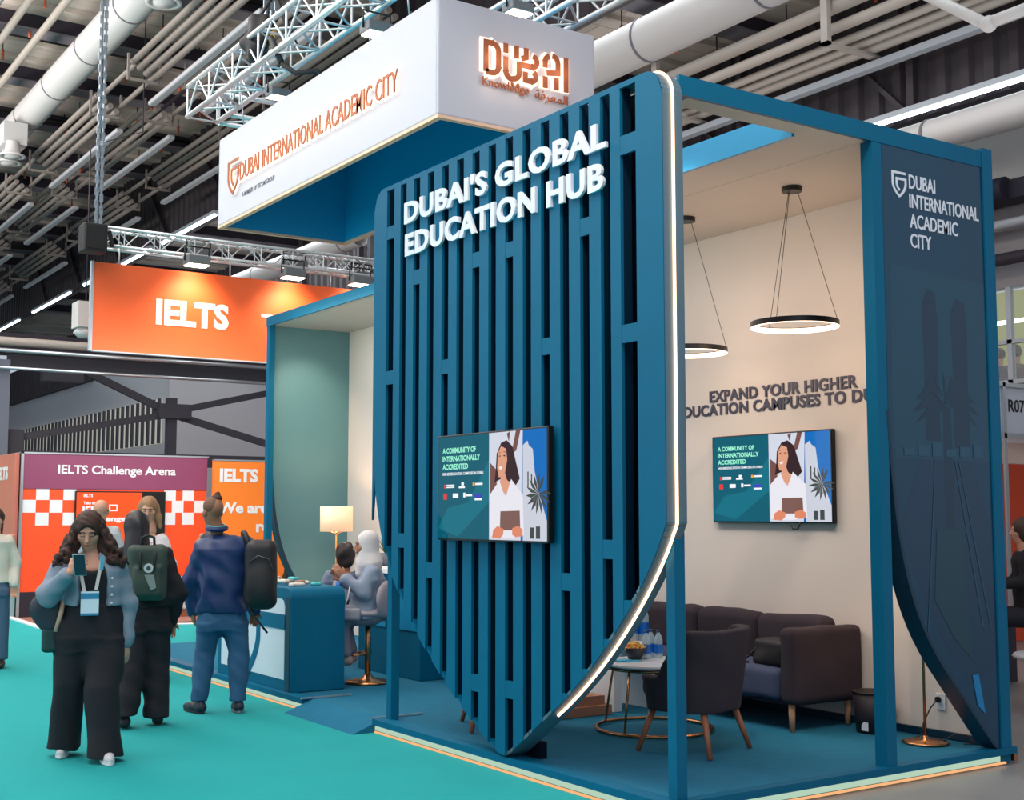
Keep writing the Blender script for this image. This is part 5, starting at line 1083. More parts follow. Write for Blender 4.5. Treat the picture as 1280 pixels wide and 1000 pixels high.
def face_bits(p, P, s=1.0, lids=False, smile=False):
    for k in (-1, 1):
        b = B(); a = [P(0.031*k+x*0.014, 0.0885-0.004*abs(x), 0.008+z*0.0065) for x, z in ((-1, 0), (-0.4, 0.8), (0.4, 0.8), (1, 0), (0.4, -0.7), (-0.4, -0.7))]
        if not lids: b.poly(a if k else a); p.B('eye', b, EYEW); b = B(); b.ball(P(0.031*k, 0.0875, 0.008), 0.0058*s, 8, 6); p.B('iris', b, IRIS)
        else: b = B(); b.tube([P(0.031*k+x*0.015, 0.0915-0.006*x*x, 0.004-0.004*(1-x*x)) for x in (-1, -0.5, 0, 0.5, 1)], 0.0022*s, 5); p.B('eyelid', b, BROWM)
        b = B(); b.tube([P(0.031*k+x*0.020, 0.0925-0.008*(x*k+0.3)**2*0.5, 0.027+0.004*(1-x*x)) for x in (-1, -0.4, 0.3, 1)], [0.0015*s, 0.003*s, 0.003*s, 0.0012*s], 5); p.B('eyebrow', b, BROWM)
    b = B(); b.tube([P(x*0.021, 0.0985-0.007*x*x, -0.060+(0.005*x*x if smile else 0.0)) for x in (-1, -0.5, 0, 0.5, 1)], [0.0015*s, 0.0045*s, 0.0048*s, 0.0045*s, 0.0015*s], 6); p.B('lips', b, LIPS)
def hand(sd, w, d, n, side=1, curl=0.3, s=1.0, thumb=True):
    """palm + five bent fingers; d pointing direction, n palm normal"""
    d = np.array(d, float); d /= np.linalg.norm(d); n = np.array(n, float); n -= d*(n@d); n /= np.linalg.norm(n); q = np.cross(d, n)*side; w = np.array(w, float)
    M = np.array([q, n, d]); sd.ell(w+d*0.045*s, np.array((0.040, 0.017, 0.052))*s, M, 0.015)
    for i, (o, ln) in enumerate(((-0.029, 0.064), (-0.010, 0.074), (0.010, 0.070), (0.029, 0.055))):
        a = w+(d*0.080+q*o)*s; c1 = curl*1.0; c2 = curl*2.1; c3 = curl*2.9
        v1 = d*math.cos(c1)+n*math.sin(c1); v2 = d*math.cos(c2)+n*math.sin(c2); v3 = d*math.cos(c3)+n*math.sin(c3)
        b_ = a+v1*ln*0.46*s; c = b_+v2*ln*0.33*s; e = c+v3*ln*0.25*s
        sd.cap(a-d*0.02*s, b_, 0.0095*s, 0.0088*s, 0.004); sd.cap(b_, c, 0.0086*s, 0.0080*s, 0.002); sd.cap(c, e, 0.0080*s, 0.0068*s, 0.002)
    if thumb:
        a = w+(d*0.025-q*0.030)*s; b_ = a+(d*0.026-q*0.022+n*0.012)*s; c = b_+(d*0.026-q*0.004+n*0.012)*s
        sd.cap(a, b_, 0.0130*s, 0.0105*s, 0.01); sd.cap(b_, c, 0.0100*s, 0.0080*s, 0.003)
def shoe(p, toe, heel, m, h=0.075, wd=0.042, sole=None, nm='shoe'):
    toe = np.array(toe, float); heel = np.array(heel, float); lo = np.minimum(toe, heel)-0.1; hi = np.maximum(toe, heel)+0.16
    sd = SDF(lo, hi, 0.009); t = toe-heel; mid = heel+t*0.55
    sd.cap(heel+[0, 0, 0.045], mid+[0, 0, 0.042], wd*0.9, wd*0.95, 0.02); sd.cap(mid+[0, 0, 0.040], toe+[0, 0, 0.032], wd*0.95, wd*0.72, 0.03); sd.cap(heel+t*0.05+[0, 0, 0.05], heel+t*0.12+[0, 0, h+0.03], wd*0.9, wd*0.85, 0.03)
    z0 = min(toe[2], heel[2]); sd.plane((0, 0, z0+0.006) if abs(t[2]) < 0.01 else heel+np.array([0, 0, 0.006]), (0, 0, -1) if abs(t[2]) < 0.01 else np.cross(np.cross(t, (0, 0, 1)), t)*-1)
    o = p.sdf(nm, sd, m)
    if sole is not None:
        b = B(); u = t/np.linalg.norm(t); q = np.cross(u, (0, 0, 1)); q /= np.linalg.norm(q); pts = []
        for a in np.linspace(0, 2*math.pi, 18, endpoint=False): pts.append(heel+t*0.5+u*(np.linalg.norm(t)*0.5+wd*0.85)*math.cos(a)+q*wd*1.02*math.sin(a)*(1 if abs(math.sin(a)) < 2 else 1)+[0, 0, 0.001])
        b.prism([tuple(v) for v in pts], (0, 0, 0.022)); p.B('sole', b, sole, o)
    return o
def box_of(pts, m): a = np.array(pts); return a.min(0)-m, a.max(0)+m
def legs_body(sd, J, r=(0.075, 0.050, 0.036)):
    for k in 'LR': sd.path([J['hip'+k], J['kn'+k], J['an'+k]], r, 0.02); sd.cap(J['an'+k]-np.array([0, 0, 0.0]), J['an'+k]+np.array([0, 0, -0.03]), r[2], r[2]*0.9)
def body(p, J, f, up=(0, 0, 1), hs=1.0, tw=0.15, td=0.10, h=0.0075, hands=('L', 'R'), face=None, armr=(0.045, 0.036, 0.026), hk={}):
    J = p.J = {k: np.array(v, float) for k, v in J.items()}
    lo, hi = box_of(list(J.values()), 0.20); lo[2] = min(q[2] for q in J.values())-0.10; sd = SDF(lo, hi, h)
    P, FR = head(sd, J['head'], f, up, hs, J['neck'])
    ms = (J['shL']+J['shR'])/2; mh = (J['hipL']+J['hipR'])/2; yaw = math.atan2(J['shR'][1]-J['shL'][1], J['shR'][0]-J['shL'][0])
    sd.loft([(mh[2]-0.06, *mh[:2], tw, td), ((ms[2]+mh[2])/2, *((ms+mh)/2)[:2], tw*0.9, td*0.9), (ms[2]-0.05, *ms[:2], tw*1.05, td), (ms[2]+0.03, *ms[:2], tw*0.55, td*0.6)], yaw, 0.03)
    legs_body(sd, J)
    for k in 'LR':
        sd.path([J['sh'+k], J['el'+k], J['wr'+k]], armr, 0.02)
        if k in hands: dd, nn, si, cu = hk.get(k, ((0, 0, -1), (0, -1, 0), 1, 0.35)); hand(sd, J['wr'+k], dd, nn, si, cu)
    p.sdf('body', sd, p.skin); return P, FR
def top(p, nm, m, sec, arms, yaw=0.0, h=0.009, k=0.04, cuts=(), waves=None, fold=0.004, seed=1, label=None, parent=None):
    pts = [np.array([q[1]+s_*q[3], q[2]+t_*q[4], q[0]]) for q in sec for s_ in (-1, 1) for t_ in (-1, 1)]+[np.array(q) for a in arms for q in a[0]]
    lo, hi = box_of(pts, 0.12); sd = SDF(lo, hi, h); sd.loft(sec, yaw, 0.0)
    for c in cuts:
        if c[0] == 'plane': sd.plane(c[1], c[2])
        elif c[0] == 'ell': sd.ell(c[1], c[2], None, 0.01, 'cut')
        elif c[0] == 'cap': sd.cap(c[1], c[2], c[3], c[4], 0.008, 'cut')
        elif c[0] == 'box': sd.rbox(c[1], c[2], 0.005, c[3] if len(c) > 3 else None, 0.004, 'cut')
    for path, rs in arms: sd.path([np.array(q) for q in path], rs, k)
    for c in cuts:
        if c[0] == 'neck': sd.cap(c[1], c[2], c[3], c[4], 0.008, 'cut')
    if fold: sd.wave(fold*1.5, waves or 22, seed, None)
    return p.sdf(nm, sd, m, parent, label)
def trousers(p, m, waist, legs, h=0.009, fold=0.005, seed=3, waves=18):
    """waist = loft rows; legs = list of loft rows per leg"""
    rows = waist+[r for l in legs for r in l]; pts = [np.array([q[1]+s_*q[3], q[2]+t_*q[4], q[0]]) for q in rows for s_ in (-1, 1) for t_ in (-1, 1)]
    lo, hi = box_of(pts, 0.07); sd = SDF(lo, hi, h); sd.loft(waist, 0, 0.0)
    for l in legs: sd.loft(l, 0, 0.06)
    X, Y, Z = np.meshgrid(*sd.ax, indexing='ij', sparse=True)
    if fold: sd.wave(fold*1.1, waves, seed, (0.9, 0.5, 0.55))
    for l in legs: pass
    sd.plane((0, 0, min(r[0] for r in rows)), (0, 0, -1)); return p.sdf('trousers', sd, m)
rs = random.Random(11)
# ---------------------------------------------------------------- 1 woman with phone
pos = (2.46, 8.85); p = Person(pos, 'woman in grey cropped jacket and black wide trousers looking at a phone', SKIN_A, None)
L = p.L
J = dict(head=L(111, 664, -0.03), neck=L(116, 694, 0.02), shL=L(84, 700, 0.02), shR=L(147, 700, 0.02), elL=L(61, 742, -0.10), elR=L(160, 755, 0.02), wrL=L(88, 715, -0.25), wrR=L(157, 805, -0.02),
         hipL=L(97, 795, 0.02), hipR=L(131, 795, 0.0), knL=L(86, 868, 0.05), knR=L(128, 868, -0.12), anL=L(80, 935, 0.22), anR=L(131, 945, -0.12))
f = (-0.10, -1, -0.42)
P, FR = body(p, J, f, (0, 0, 1), 1.04, 0.15, 0.11, 0.007, ('L', 'R'), armr=(0.05, 0.042, 0.028), hk={'L': ((0.55, -0.15, 0.55), (0.35, 1, 0.1), -1, 0.55), 'R': ((0.02, -0.05, -1), (-0.6, 0.6, 0), 1, 0.30)})
face_bits(p, P, 1.04, lids=True)
HAIR1 = M_('hair_auburn_brown', (62, 34, 26), 0.7, noise=0.5, nscale=16)
hc = J['head']; S, Fv, U = FR; sd = SDF(hc-np.array((0.30, 0.22, 0.34)), hc+np.array((0.34, 0.24, 0.20)), 0.006)
sd.ell(hc-Fv*0.010+U*0.040, (0.094, 0.115, 0.104), np.array([S, Fv, U]), 0.0)
for k in (-1, 1): sd.path([hc+np.array((0.075*k, 0.03, 0.03)), hc+np.array((0.105*k, 0.02, -0.08)), hc+np.array((0.135*k, 0.015, -0.19))], [0.04, 0.055, 0.05], 0.03)
for k in range(300):       # curls fall to both sides and behind
    side = -1 if rs.random() < 0.45 else 1; z = rs.uniform(-0.23, 0.05); t_ = (0.06-z)/0.3
    x = side*(0.075+0.155*t_*rs.uniform(0.25, 1.0)+(0.03*t_ if side > 0 else 0)); y = rs.uniform(-0.05, 0.09)-0.02*t_
    if side < 0 and z < -0.12: x = max(x, -0.21)
    sd.ell(hc+np.array((x, y, z)), (rs.uniform(0.014, 0.028), rs.uniform(0.018, 0.03), rs.uniform(0.016, 0.032)), None, 0.008)
sd.wave(0.004, 130, 4, (0.6, 0.6, 0.5)); sd.cap(hc+Fv*0.13+U*0.020, hc+Fv*0.12-U*0.10, 0.066, 0.058, 0.01, 'cut'); sd.cap(hc+np.array((0.01, -0.12, -0.12)), hc+np.array((0.0, -0.13, -0.26)), 0.055, 0.06, 0.01, 'cut')
p.sdf('hair', sd, HAIR1)
TROU = M_('trousers_black', (26, 24, 32), 0.85, bump=0.2, bscale=200); TOPB = M_('top_black', (20, 20, 28), 0.8)
wz = L(0, 762)[2]; cx = L(114, 790)[0]
trousers(p, TROU, [(wz+0.03, cx, 0.0, 0.185, 0.135), (wz-0.08, cx, 0.02, 0.225, 0.16), (wz-0.20, cx, 0.02, 0.235, 0.165), (wz-0.27, cx, 0.02, 0.20, 0.13)],
         [[(wz-0.22, cx-0.10, 0.02, 0.125, 0.13), (0.50, J['knL'][0], 0.05, 0.112, 0.115), (0.25, (J['knL'][0]+J['anL'][0])/2, 0.13, 0.105, 0.115), (0.055, J['anL'][0], 0.19, 0.115, 0.135)],
          [(wz-0.22, cx+0.10, 0.0, 0.125, 0.13), (0.50, J['knR'][0], -0.10, 0.118, 0.12), (0.25, (J['knR'][0]+J['anR'][0])/2, -0.11, 0.108, 0.12), (0.035, J['anR'][0], -0.11, 0.115, 0.14)]], 0.008, 0.006, 3, 34)
nz = J['shL'][2]
top(p, 'black_top', TOPB, [(wz-0.02, cx, 0.0, 0.18, 0.125), (wz+0.15, cx, 0.0, 0.165, 0.13), (nz-0.08, cx, 0.0, 0.165, 0.135), (nz-0.03, cx, 0.0, 0.10, 0.10)], [], 0, 0.009, fold=0.003, cuts=[('ell', (cx, -0.10, nz-0.02), (0.07, 0.1, 0.055))])
JK = M_('jacket_grey_blue', (126, 140, 156), 0.85, noise=0.06, nscale=40, bump=0.3, bscale=300)
wrJ = J['wrL']*0.82+J['elL']*0.18; wrK = J['wrR']*0.97+J['elR']*0.03
top(p, 'jacket', JK, [(wz+0.02, cx, 0.0, 0.205, 0.155), (wz+0.20, cx, 0.0, 0.195, 0.16), (nz-0.07, cx, 0.01, 0.215, 0.15), (nz+0.00, cx, 0.02, 0.175, 0.11), (nz+0.05, cx, 0.03, 0.09, 0.08)],
    [([J['shL']+[0.005, 0.0, -0.02], J['elL']+[0, 0.01, -0.01], wrJ], [0.088, 0.074, 0.050]), ([J['shR']+[-0.02, 0.01, -0.03], J['elR'], wrK], [0.078, 0.066, 0.046])], 0, 0.008, 0.03, fold=0.004, waves=42,
    cuts=[('cap', (cx+0.0, -0.13, nz+0.10), (cx+0.0, -0.15, nz-0.10), 0.095, 0.09), ('cap', (cx+0.0, -0.17, nz-0.05), (cx+0.015, -0.20, wz-0.1), 0.10, 0.118), ('neck', np.array(J['neck'])+[0, -0.02, 0.1], np.array(J['neck'])+[0, -0.01, -0.02], 0.07, 0.075), ('plane', (cx, 0, wz-0.01), (0.08, 0.15, -1))])
b = B()
for k in range(4): b.ball((cx+0.125, -0.150, nz-0.12-0.055*k), 0.009, 8, 6)
p.B('jacket_buttons', b, M_('pearl_button', (226, 220, 226), 0.2))
# lanyard and badge
bz = L(0, 745)[2]; bxm = L(112, 745)[0]; BW = M_('badge_white', (214, 226, 236), 0.4); LY = M_('lanyard_cream', (214, 200, 196), 0.6)
b = B()
for (x0_, z0_, x1_, z1_) in ((bxm-0.055, nz-0.10, bxm-0.035, bz+0.03), (bxm+0.075, nz+0.03, bxm+0.04, bz+0.04)):
    for k in range(1): b.prism([(x0_-0.011, -0.155, z0_), (x0_+0.011, -0.155, z0_), (x1_+0.011, -0.170, z1_), (x1_-0.011, -0.170, z1_)], (0, -0.003, 0))
p.B('lanyard', b, LY)
b = B(); b.prism([(bxm+0.064, -0.159, nz+0.03), (bxm+0.086, -0.159, nz+0.03), (bxm+0.082, -0.163, nz-0.06), (bxm+0.060, -0.163, nz-0.06)], (0, -0.003, 0)); p.B('lanyard_band', b, M_('lanyard_teal', (60, 168, 196), 0.5))
b = B(); b.box(bxm-0.055, bxm+0.06, -0.180, -0.174, bz-0.13, bz+0.03); bd = p.B('badge', b, BW)
b = B(); b.box(bxm-0.055, bxm+0.06, -0.1815, -0.180, bz-0.02, bz+0.018); b.box(bxm-0.055, bxm+0.06, -0.1815, -0.180, bz-0.13, bz-0.115); p.B('badge_band', b, M_('badge_blue', (40, 130, 170), 0.4), bd)
ph = J['wrL']+np.array((0.055, -0.035, 0.05))
t = thing('smartphone', 'dark smartphone with a silver edge held up by the woman in the grey jacket', 'phone', tuple(p.W(ph)))
Sx = np.array((0.97, 0.22, 0)); Uz = np.array((-0.10, -0.42, 0.90)); Uz /= np.linalg.norm(Uz); N = np.cross(Sx, Uz)
def phone(b, w_, h_, d0, d1): return b.prism([tuple(p.W(ph+Sx*a*w_+Uz*c*h_+N*d0)) for a, c in ((-1, -1), (1, -1), (1, 1), (-1, 1))], tuple(N[0]*p.r*(d1-d0)+N[1]*p.d*(d1-d0)+np.array([0, 0, 1.0])*N[2]*(d1-d0)))
obj('phone_case', phone(B(), 0.040, 0.080, 0, 0.009), ALU, t, bevel=0.003); obj('back_plate', phone(B(), 0.036, 0.075, 0.009, 0.0105), M_('phone_dark', (44, 58, 72), 0.2), t)
obj('screen', phone(B(), 0.036, 0.075, -0.0015, 0), BLACK, t)
shoe(p, J['anL']*[1, 1, 0]+[-0.02, -0.14, 0.005], J['anL']*[1, 1, 0]+[0, 0.04, 0.005], M_('shoe_offwhite', (206, 204, 206), 0.6), sole=M_('sole_white', (228, 228, 228), 0.6))
shoe(p, J['anR']*[1, 1, 0]+[0.03, -0.16, 0.004], J['anR']*[1, 1, 0]+[0.0, 0.03, 0.004], M_('shoe_offwhite', (206, 204, 206), 0.6), sole=M_('sole_white', (228, 228, 228), 0.6))
# bags at her side
q = p.L(60, 762, 0.02); t = thing('shoulder_bag', 'dark bag with a pale strap hanging at the side of the woman with the phone', 'bag', tuple(p.W(q-[0, 0, 0.15])))
sd = SDF(q-0.24, q+0.24, 0.01); sd.ell(q+[0.0, 0, 0.0], (0.12, 0.085, 0.13), None).ell(q+[0.03, 0, -0.07], (0.09, 0.07, 0.09), None, 0.04).wave(0.006, 30, 8)
sobj('bag_body', sd, M_('bag_slate', (44, 52, 64), 0.7, noise=0.3, nscale=8), t, p.W)
sd = SDF(q+[-0.1, -0.15, -0.33], q+[0.14, 0.1, 0.0], 0.009); sd.rbox(q+[0.02, -0.03, -0.20], (0.055, 0.03, 0.085), 0.03); sobj('green_pouch', sd, M_('pouch_green', (22, 60, 60), 0.6), t, p.W, 'dark green pouch')
b = B(); b.tube([p.W(v) for v in (q+[0.10, -0.07, 0.09], q+[0.085, -0.10, -0.02], q+[0.055, -0.09, -0.14])], 0.016, 6); obj('strap', b, M_('strap_blush', (206, 158, 136), 0.7), t, 'blush strap')
b = B(); b.tube([p.W(v) for v in (J['shL']+[0.035, -0.035, 0.060], J['shL']+[0.035, -0.105, 0.00], J['shL']+[0.035, -0.150, -0.07], J['shL']+[0.03, -0.17, -0.13])], 0.020, 8); obj('shoulder_strap', b, M_('strap_white', (214, 206, 204), 0.7), t, 'white shoulder strap')
# ---------------------------------------------------------------- 2 woman with green backpack (seen from behind)
p = Person((3.30, 9.95), 'person in black with long black hair seen from behind, wearing a green backpack', SKIN_B, None); L = p.L
J = dict(head=L(171, 660, 0.0), neck=L(173, 683, 0.0), shL=L(155, 696, 0), shR=L(205, 696, 0), elL=L(150, 738, -0.02), elR=L(219, 742, 0.0), wrL=L(158, 765, 0.10), wrR=L(214, 775, 0.10),
         hipL=L(173, 775, 0), hipR=L(196, 775, 0), knL=L(166, 830, -0.05), knR=L(196, 838, 0.05), anL=L(156, 885, -0.10), anR=L(197, 897, 0.03))
P, FR = body(p, J, (-0.15, 1, 0), (0, 0, 1), 1.0, 0.13, 0.09, 0.009, ('L', 'R'))
HB = M_('hair_black', (24, 20, 26), 0.45); hc = J['head']; sd = SDF(hc-[0.2, 0.2, 0.36], hc+[0.2, 0.2, 0.18], 0.010)
sd.ell(hc+[0, -0.01, 0.03], (0.095, 0.11, 0.115)); sd.cap(hc+[0, -0.05, 0.0], hc+[0.01, -0.08, -0.22], 0.088, 0.10, 0.04); sd.cap(hc+[0.0, -0.03, -0.1], hc+[-0.03, -0.05, -0.26], 0.08, 0.08, 0.03); sd.wave(0.004, 60, 3, (1, 1, 0.1)); p.sdf('hair', sd, HB)
cx = (J['hipL']+J['hipR'])[0]/2; wz = L(0, 755)[2]; nz = J['shL'][2]; TRB = M_('trousers_black', (26, 24, 32), 0.85)
trousers(p, TRB, [(wz+0.03, cx, 0, 0.15, 0.12), (wz-0.10, cx, 0, 0.18, 0.14), (wz-0.22, cx, 0, 0.175, 0.14)],
         [[(wz-0.2, cx-0.08, 0, 0.10, 0.12), (0.48, J['knL'][0], -0.05, 0.095, 0.10), (0.10, J['anL'][0], -0.10, 0.10, 0.11)], [(wz-0.2, cx+0.08, 0, 0.10, 0.12), (0.48, J['knR'][0], 0.04, 0.095, 0.10), (0.06, J['anR'][0]-0.01, 0.03, 0.098, 0.115)]], 0.010, 0.005, 5, 34)
top(p, 'sweater', M_('sweater_black', (28, 26, 32), 0.9), [(wz-0.03, cx, 0, 0.18, 0.14), (wz+0.2, cx, 0, 0.18, 0.14), (nz-0.06, (J['shL']+J['shR'])[0]/2, 0, 0.20, 0.13), (nz+0.03, (J['shL']+J['shR'])[0]/2, 0, 0.12, 0.09)],
    [([J['shL'], J['elL'], J['wrL']], [0.075, 0.085, 0.055]), ([J['shR'], J['elR'], J['wrR']], [0.078, 0.088, 0.055])], 0, 0.010, 0.03, fold=0.0045, waves=38)
shoe(p, J['anR']*[1, 1, 0]+[0.0, 0.14, 0.004], J['anR']*[1, 1, 0]+[0.0, -0.04, 0.004], M_('shoe_black', (26, 26, 30), 0.5)); shoe(p, J['anL']*[1, 1, 0]+[0.0, 0.14, 0.004], J['anL']*[1, 1, 0]+[0.0, -0.04, 0.004], M_('shoe_black', (26, 26, 30), 0.5))
q = p.L(184, 716, -0.22); t = thing('backpack', 'dark green square backpack with a round pale badge worn by the black-haired person', 'backpack', tuple(p.W(q-[0, 0, 0.26])))
GBP = M_('backpack_green', (52, 68, 60), 0.7, noise=0.2, nscale=10); sd = SDF(q-0.32, q+0.32, 0.010); sd.rbox(q, (0.145, 0.075, 0.215), 0.05); sd.rbox(q+[0, -0.07, -0.06], (0.11, 0.035, 0.12), 0.03, None, 0.02); sd.wave(0.005, 28, 2); sobj('pack', sd, GBP, t, p.W)
b = B(); b.tube([p.W(q+v) for v in ([-0.05, -0.02, 0.20], [-0.045, -0.03, 0.27], [0.0, -0.03, 0.29], [0.045, -0.03, 0.27], [0.05, -0.02, 0.20])], 0.012, 6); obj('carry_handle', b, M_('strap_dark', (34, 38, 38), 0.7), t)
for k in (-1, 1): b = B(); b.tube([p.W(q+np.array(v)) for v in ([0.06*k, -0.02, 0.21], [0.055*k, -0.09, 0.14], [0.05*k, -0.118, 0.03])], 0.010, 6); obj('front_strap', b, M_('strap_dark', (34, 38, 38), 0.7), t)
b = B(); cc = q+[0.01, -0.118, 0.04]; b.prism([tuple(p.W(cc+[0.036*math.cos(a), 0, 0.036*math.sin(a)])) for a in np.linspace(0, 6.283, 20, endpoint=False)], tuple(p.d*-0.004)); obj('round_badge', b, M_('badge_pale', (190, 196, 196), 0.5), t)
b = B(); b.prism([tuple(p.W(cc+[0.016*math.cos(a), -0.005, 0.016*math.sin(a)])) for a in np.linspace(0, 6.283, 12, endpoint=False)], tuple(p.d*-0.003)); obj('badge_mark', b, GBP, t)
b = B(); b.prism([tuple(p.W(q+v)) for v in ([-0.02, -0.116, -0.01], [0.05, -0.116, -0.01], [0.07, -0.116, -0.11], [0.03, -0.116, -0.13])], tuple(p.d*-0.003)); obj('pale_patch', b, M_('patch_pale', (130, 142, 138), 0.5), t)
# ---------------------------------------------------------------- 3 blonde woman facing the camera
p = Person((4.32, 12.55), 'fair-haired woman in a white shirt jacket standing behind the person with the green backpack', SKIN_A, None); L = p.L
J = dict(head=L(186, 637, 0.0), neck=L(188, 663, 0.02), shL=L(171, 674, 0.02), shR=L(204, 672, 0.02), elL=L(167, 705, 0.0), elR=L(213, 706, 0.0), wrL=L(172, 738, -0.05), wrR=L(218, 722, -0.10),
         hipL=L(178, 745, 0), hipR=L(199, 745, 0), knL=L(180, 790, 0), knR=L(198, 790, 0), anL=L(176, 833, 0), anR=L(196, 833, 0))
J['wrR'] = L(219, 738, -0.05)
P, FR = body(p, J, (-0.12, -1, -0.25), (0, 0, 1), 1.0, 0.13, 0.09, 0.008, ('L', 'R')); face_bits(p, P, 1.0, lids=True, smile=True)
HBL = M_('hair_blonde', (150, 112, 78), 0.6, noise=0.3, nscale=20); hc = J['head']; sd = SDF(hc-[0.2, 0.2, 0.28], hc+[0.2, 0.2, 0.18], 0.009); S, Fv, U = FR
sd.ell(hc+[0, 0.022, 0.035], (0.092, 0.112, 0.105))
for k in (-1, 1): sd.path([hc+np.array((0.07*k, 0.02, 0.03)), hc+np.array((0.095*k, 0.01, -0.08)), hc+np.array((0.115*k, 0.0, -0.17))], [0.035, 0.034, 0.022], 0.03)
sd.cap(hc+[0, 0.06, 0], hc+[0, 0.07, -0.15], 0.085, 0.08, 0.03); sd.wave(0.004, 60, 3, (1, 1, 0.1)); sd.cap(hc+Fv*0.135-U*0.005, hc+Fv*0.13-U*0.12, 0.068, 0.060, 0.01, 'cut'); p.sdf('hair', sd, HBL)
cx = (J['hipL']+J['hipR'])[0]/2; wz = L(0, 740)[2]; nz = J['shL'][2]; WT = M_('trousers_white', (206, 204, 206), 0.85)
trousers(p, WT, [(wz+0.03, cx, 0, 0.14, 0.11), (wz-0.2, cx, 0, 0.17, 0.13)], [[(wz-0.18, cx-0.08, 0, 0.09, 0.11), (0.08, J['anL'][0], 0, 0.07, 0.08)], [(wz-0.18, cx+0.08, 0, 0.09, 0.11), (0.08, J['anR'][0], 0, 0.07, 0.08)]], 0.012)
sc_ = (J['shL']+J['shR'])[0]/2
top(p, 'white_jacket', M_('jacket_white', (222, 216, 218), 0.8), [(wz-0.14, cx, 0, 0.19, 0.14), (wz+0.2, cx, 0, 0.165, 0.13), (nz-0.06, sc_, 0.02, 0.185, 0.12), (nz+0.03, sc_, 0.03, 0.10, 0.08)],
    [([J['shL']+[0.01, 0, -0.02], J['elL'], J['wrL']], [0.06, 0.055, 0.042]), ([J['shR']+[-0.01, 0, -0.02], J['elR'], J['wrR']], [0.06, 0.055, 0.042])], 0, 0.010, 0.03, cuts=[('cap', (sc_, -0.16, nz+0.06), (sc_, -0.17, wz-0.1), 0.07, 0.06)], fold=0.005)
top(p, 'patterned_blouse', M_('blouse_print', (196, 170, 166), 0.8, noise=0.5, nscale=30), [(wz-0.02, cx, 0, 0.15, 0.11), (nz-0.08, sc_, 0, 0.14, 0.11), (nz-0.02, sc_, 0, 0.09, 0.08)], [], 0, 0.010)
b = B(); b.prism([(sc_+0.035, -0.135, nz-0.02), (sc_+0.05, -0.135, nz-0.02), (sc_+0.05, -0.135, nz-0.28), (sc_+0.035, -0.135, nz-0.28)], (0, -0.003, 0)); p.B('lanyard', b, M_('strap_dark', (34, 38, 38), 0.7))
for k in 'LR': shoe(p, J['an'+k]*[1, 1, 0]+[0.0, -0.14, 0.004], J['an'+k]*[1, 1, 0]+[0, 0.04, 0.004], M_('shoe_offwhite', (206, 204, 206), 0.6), sole=M_('sole_white', (228, 228, 228), 0.6))
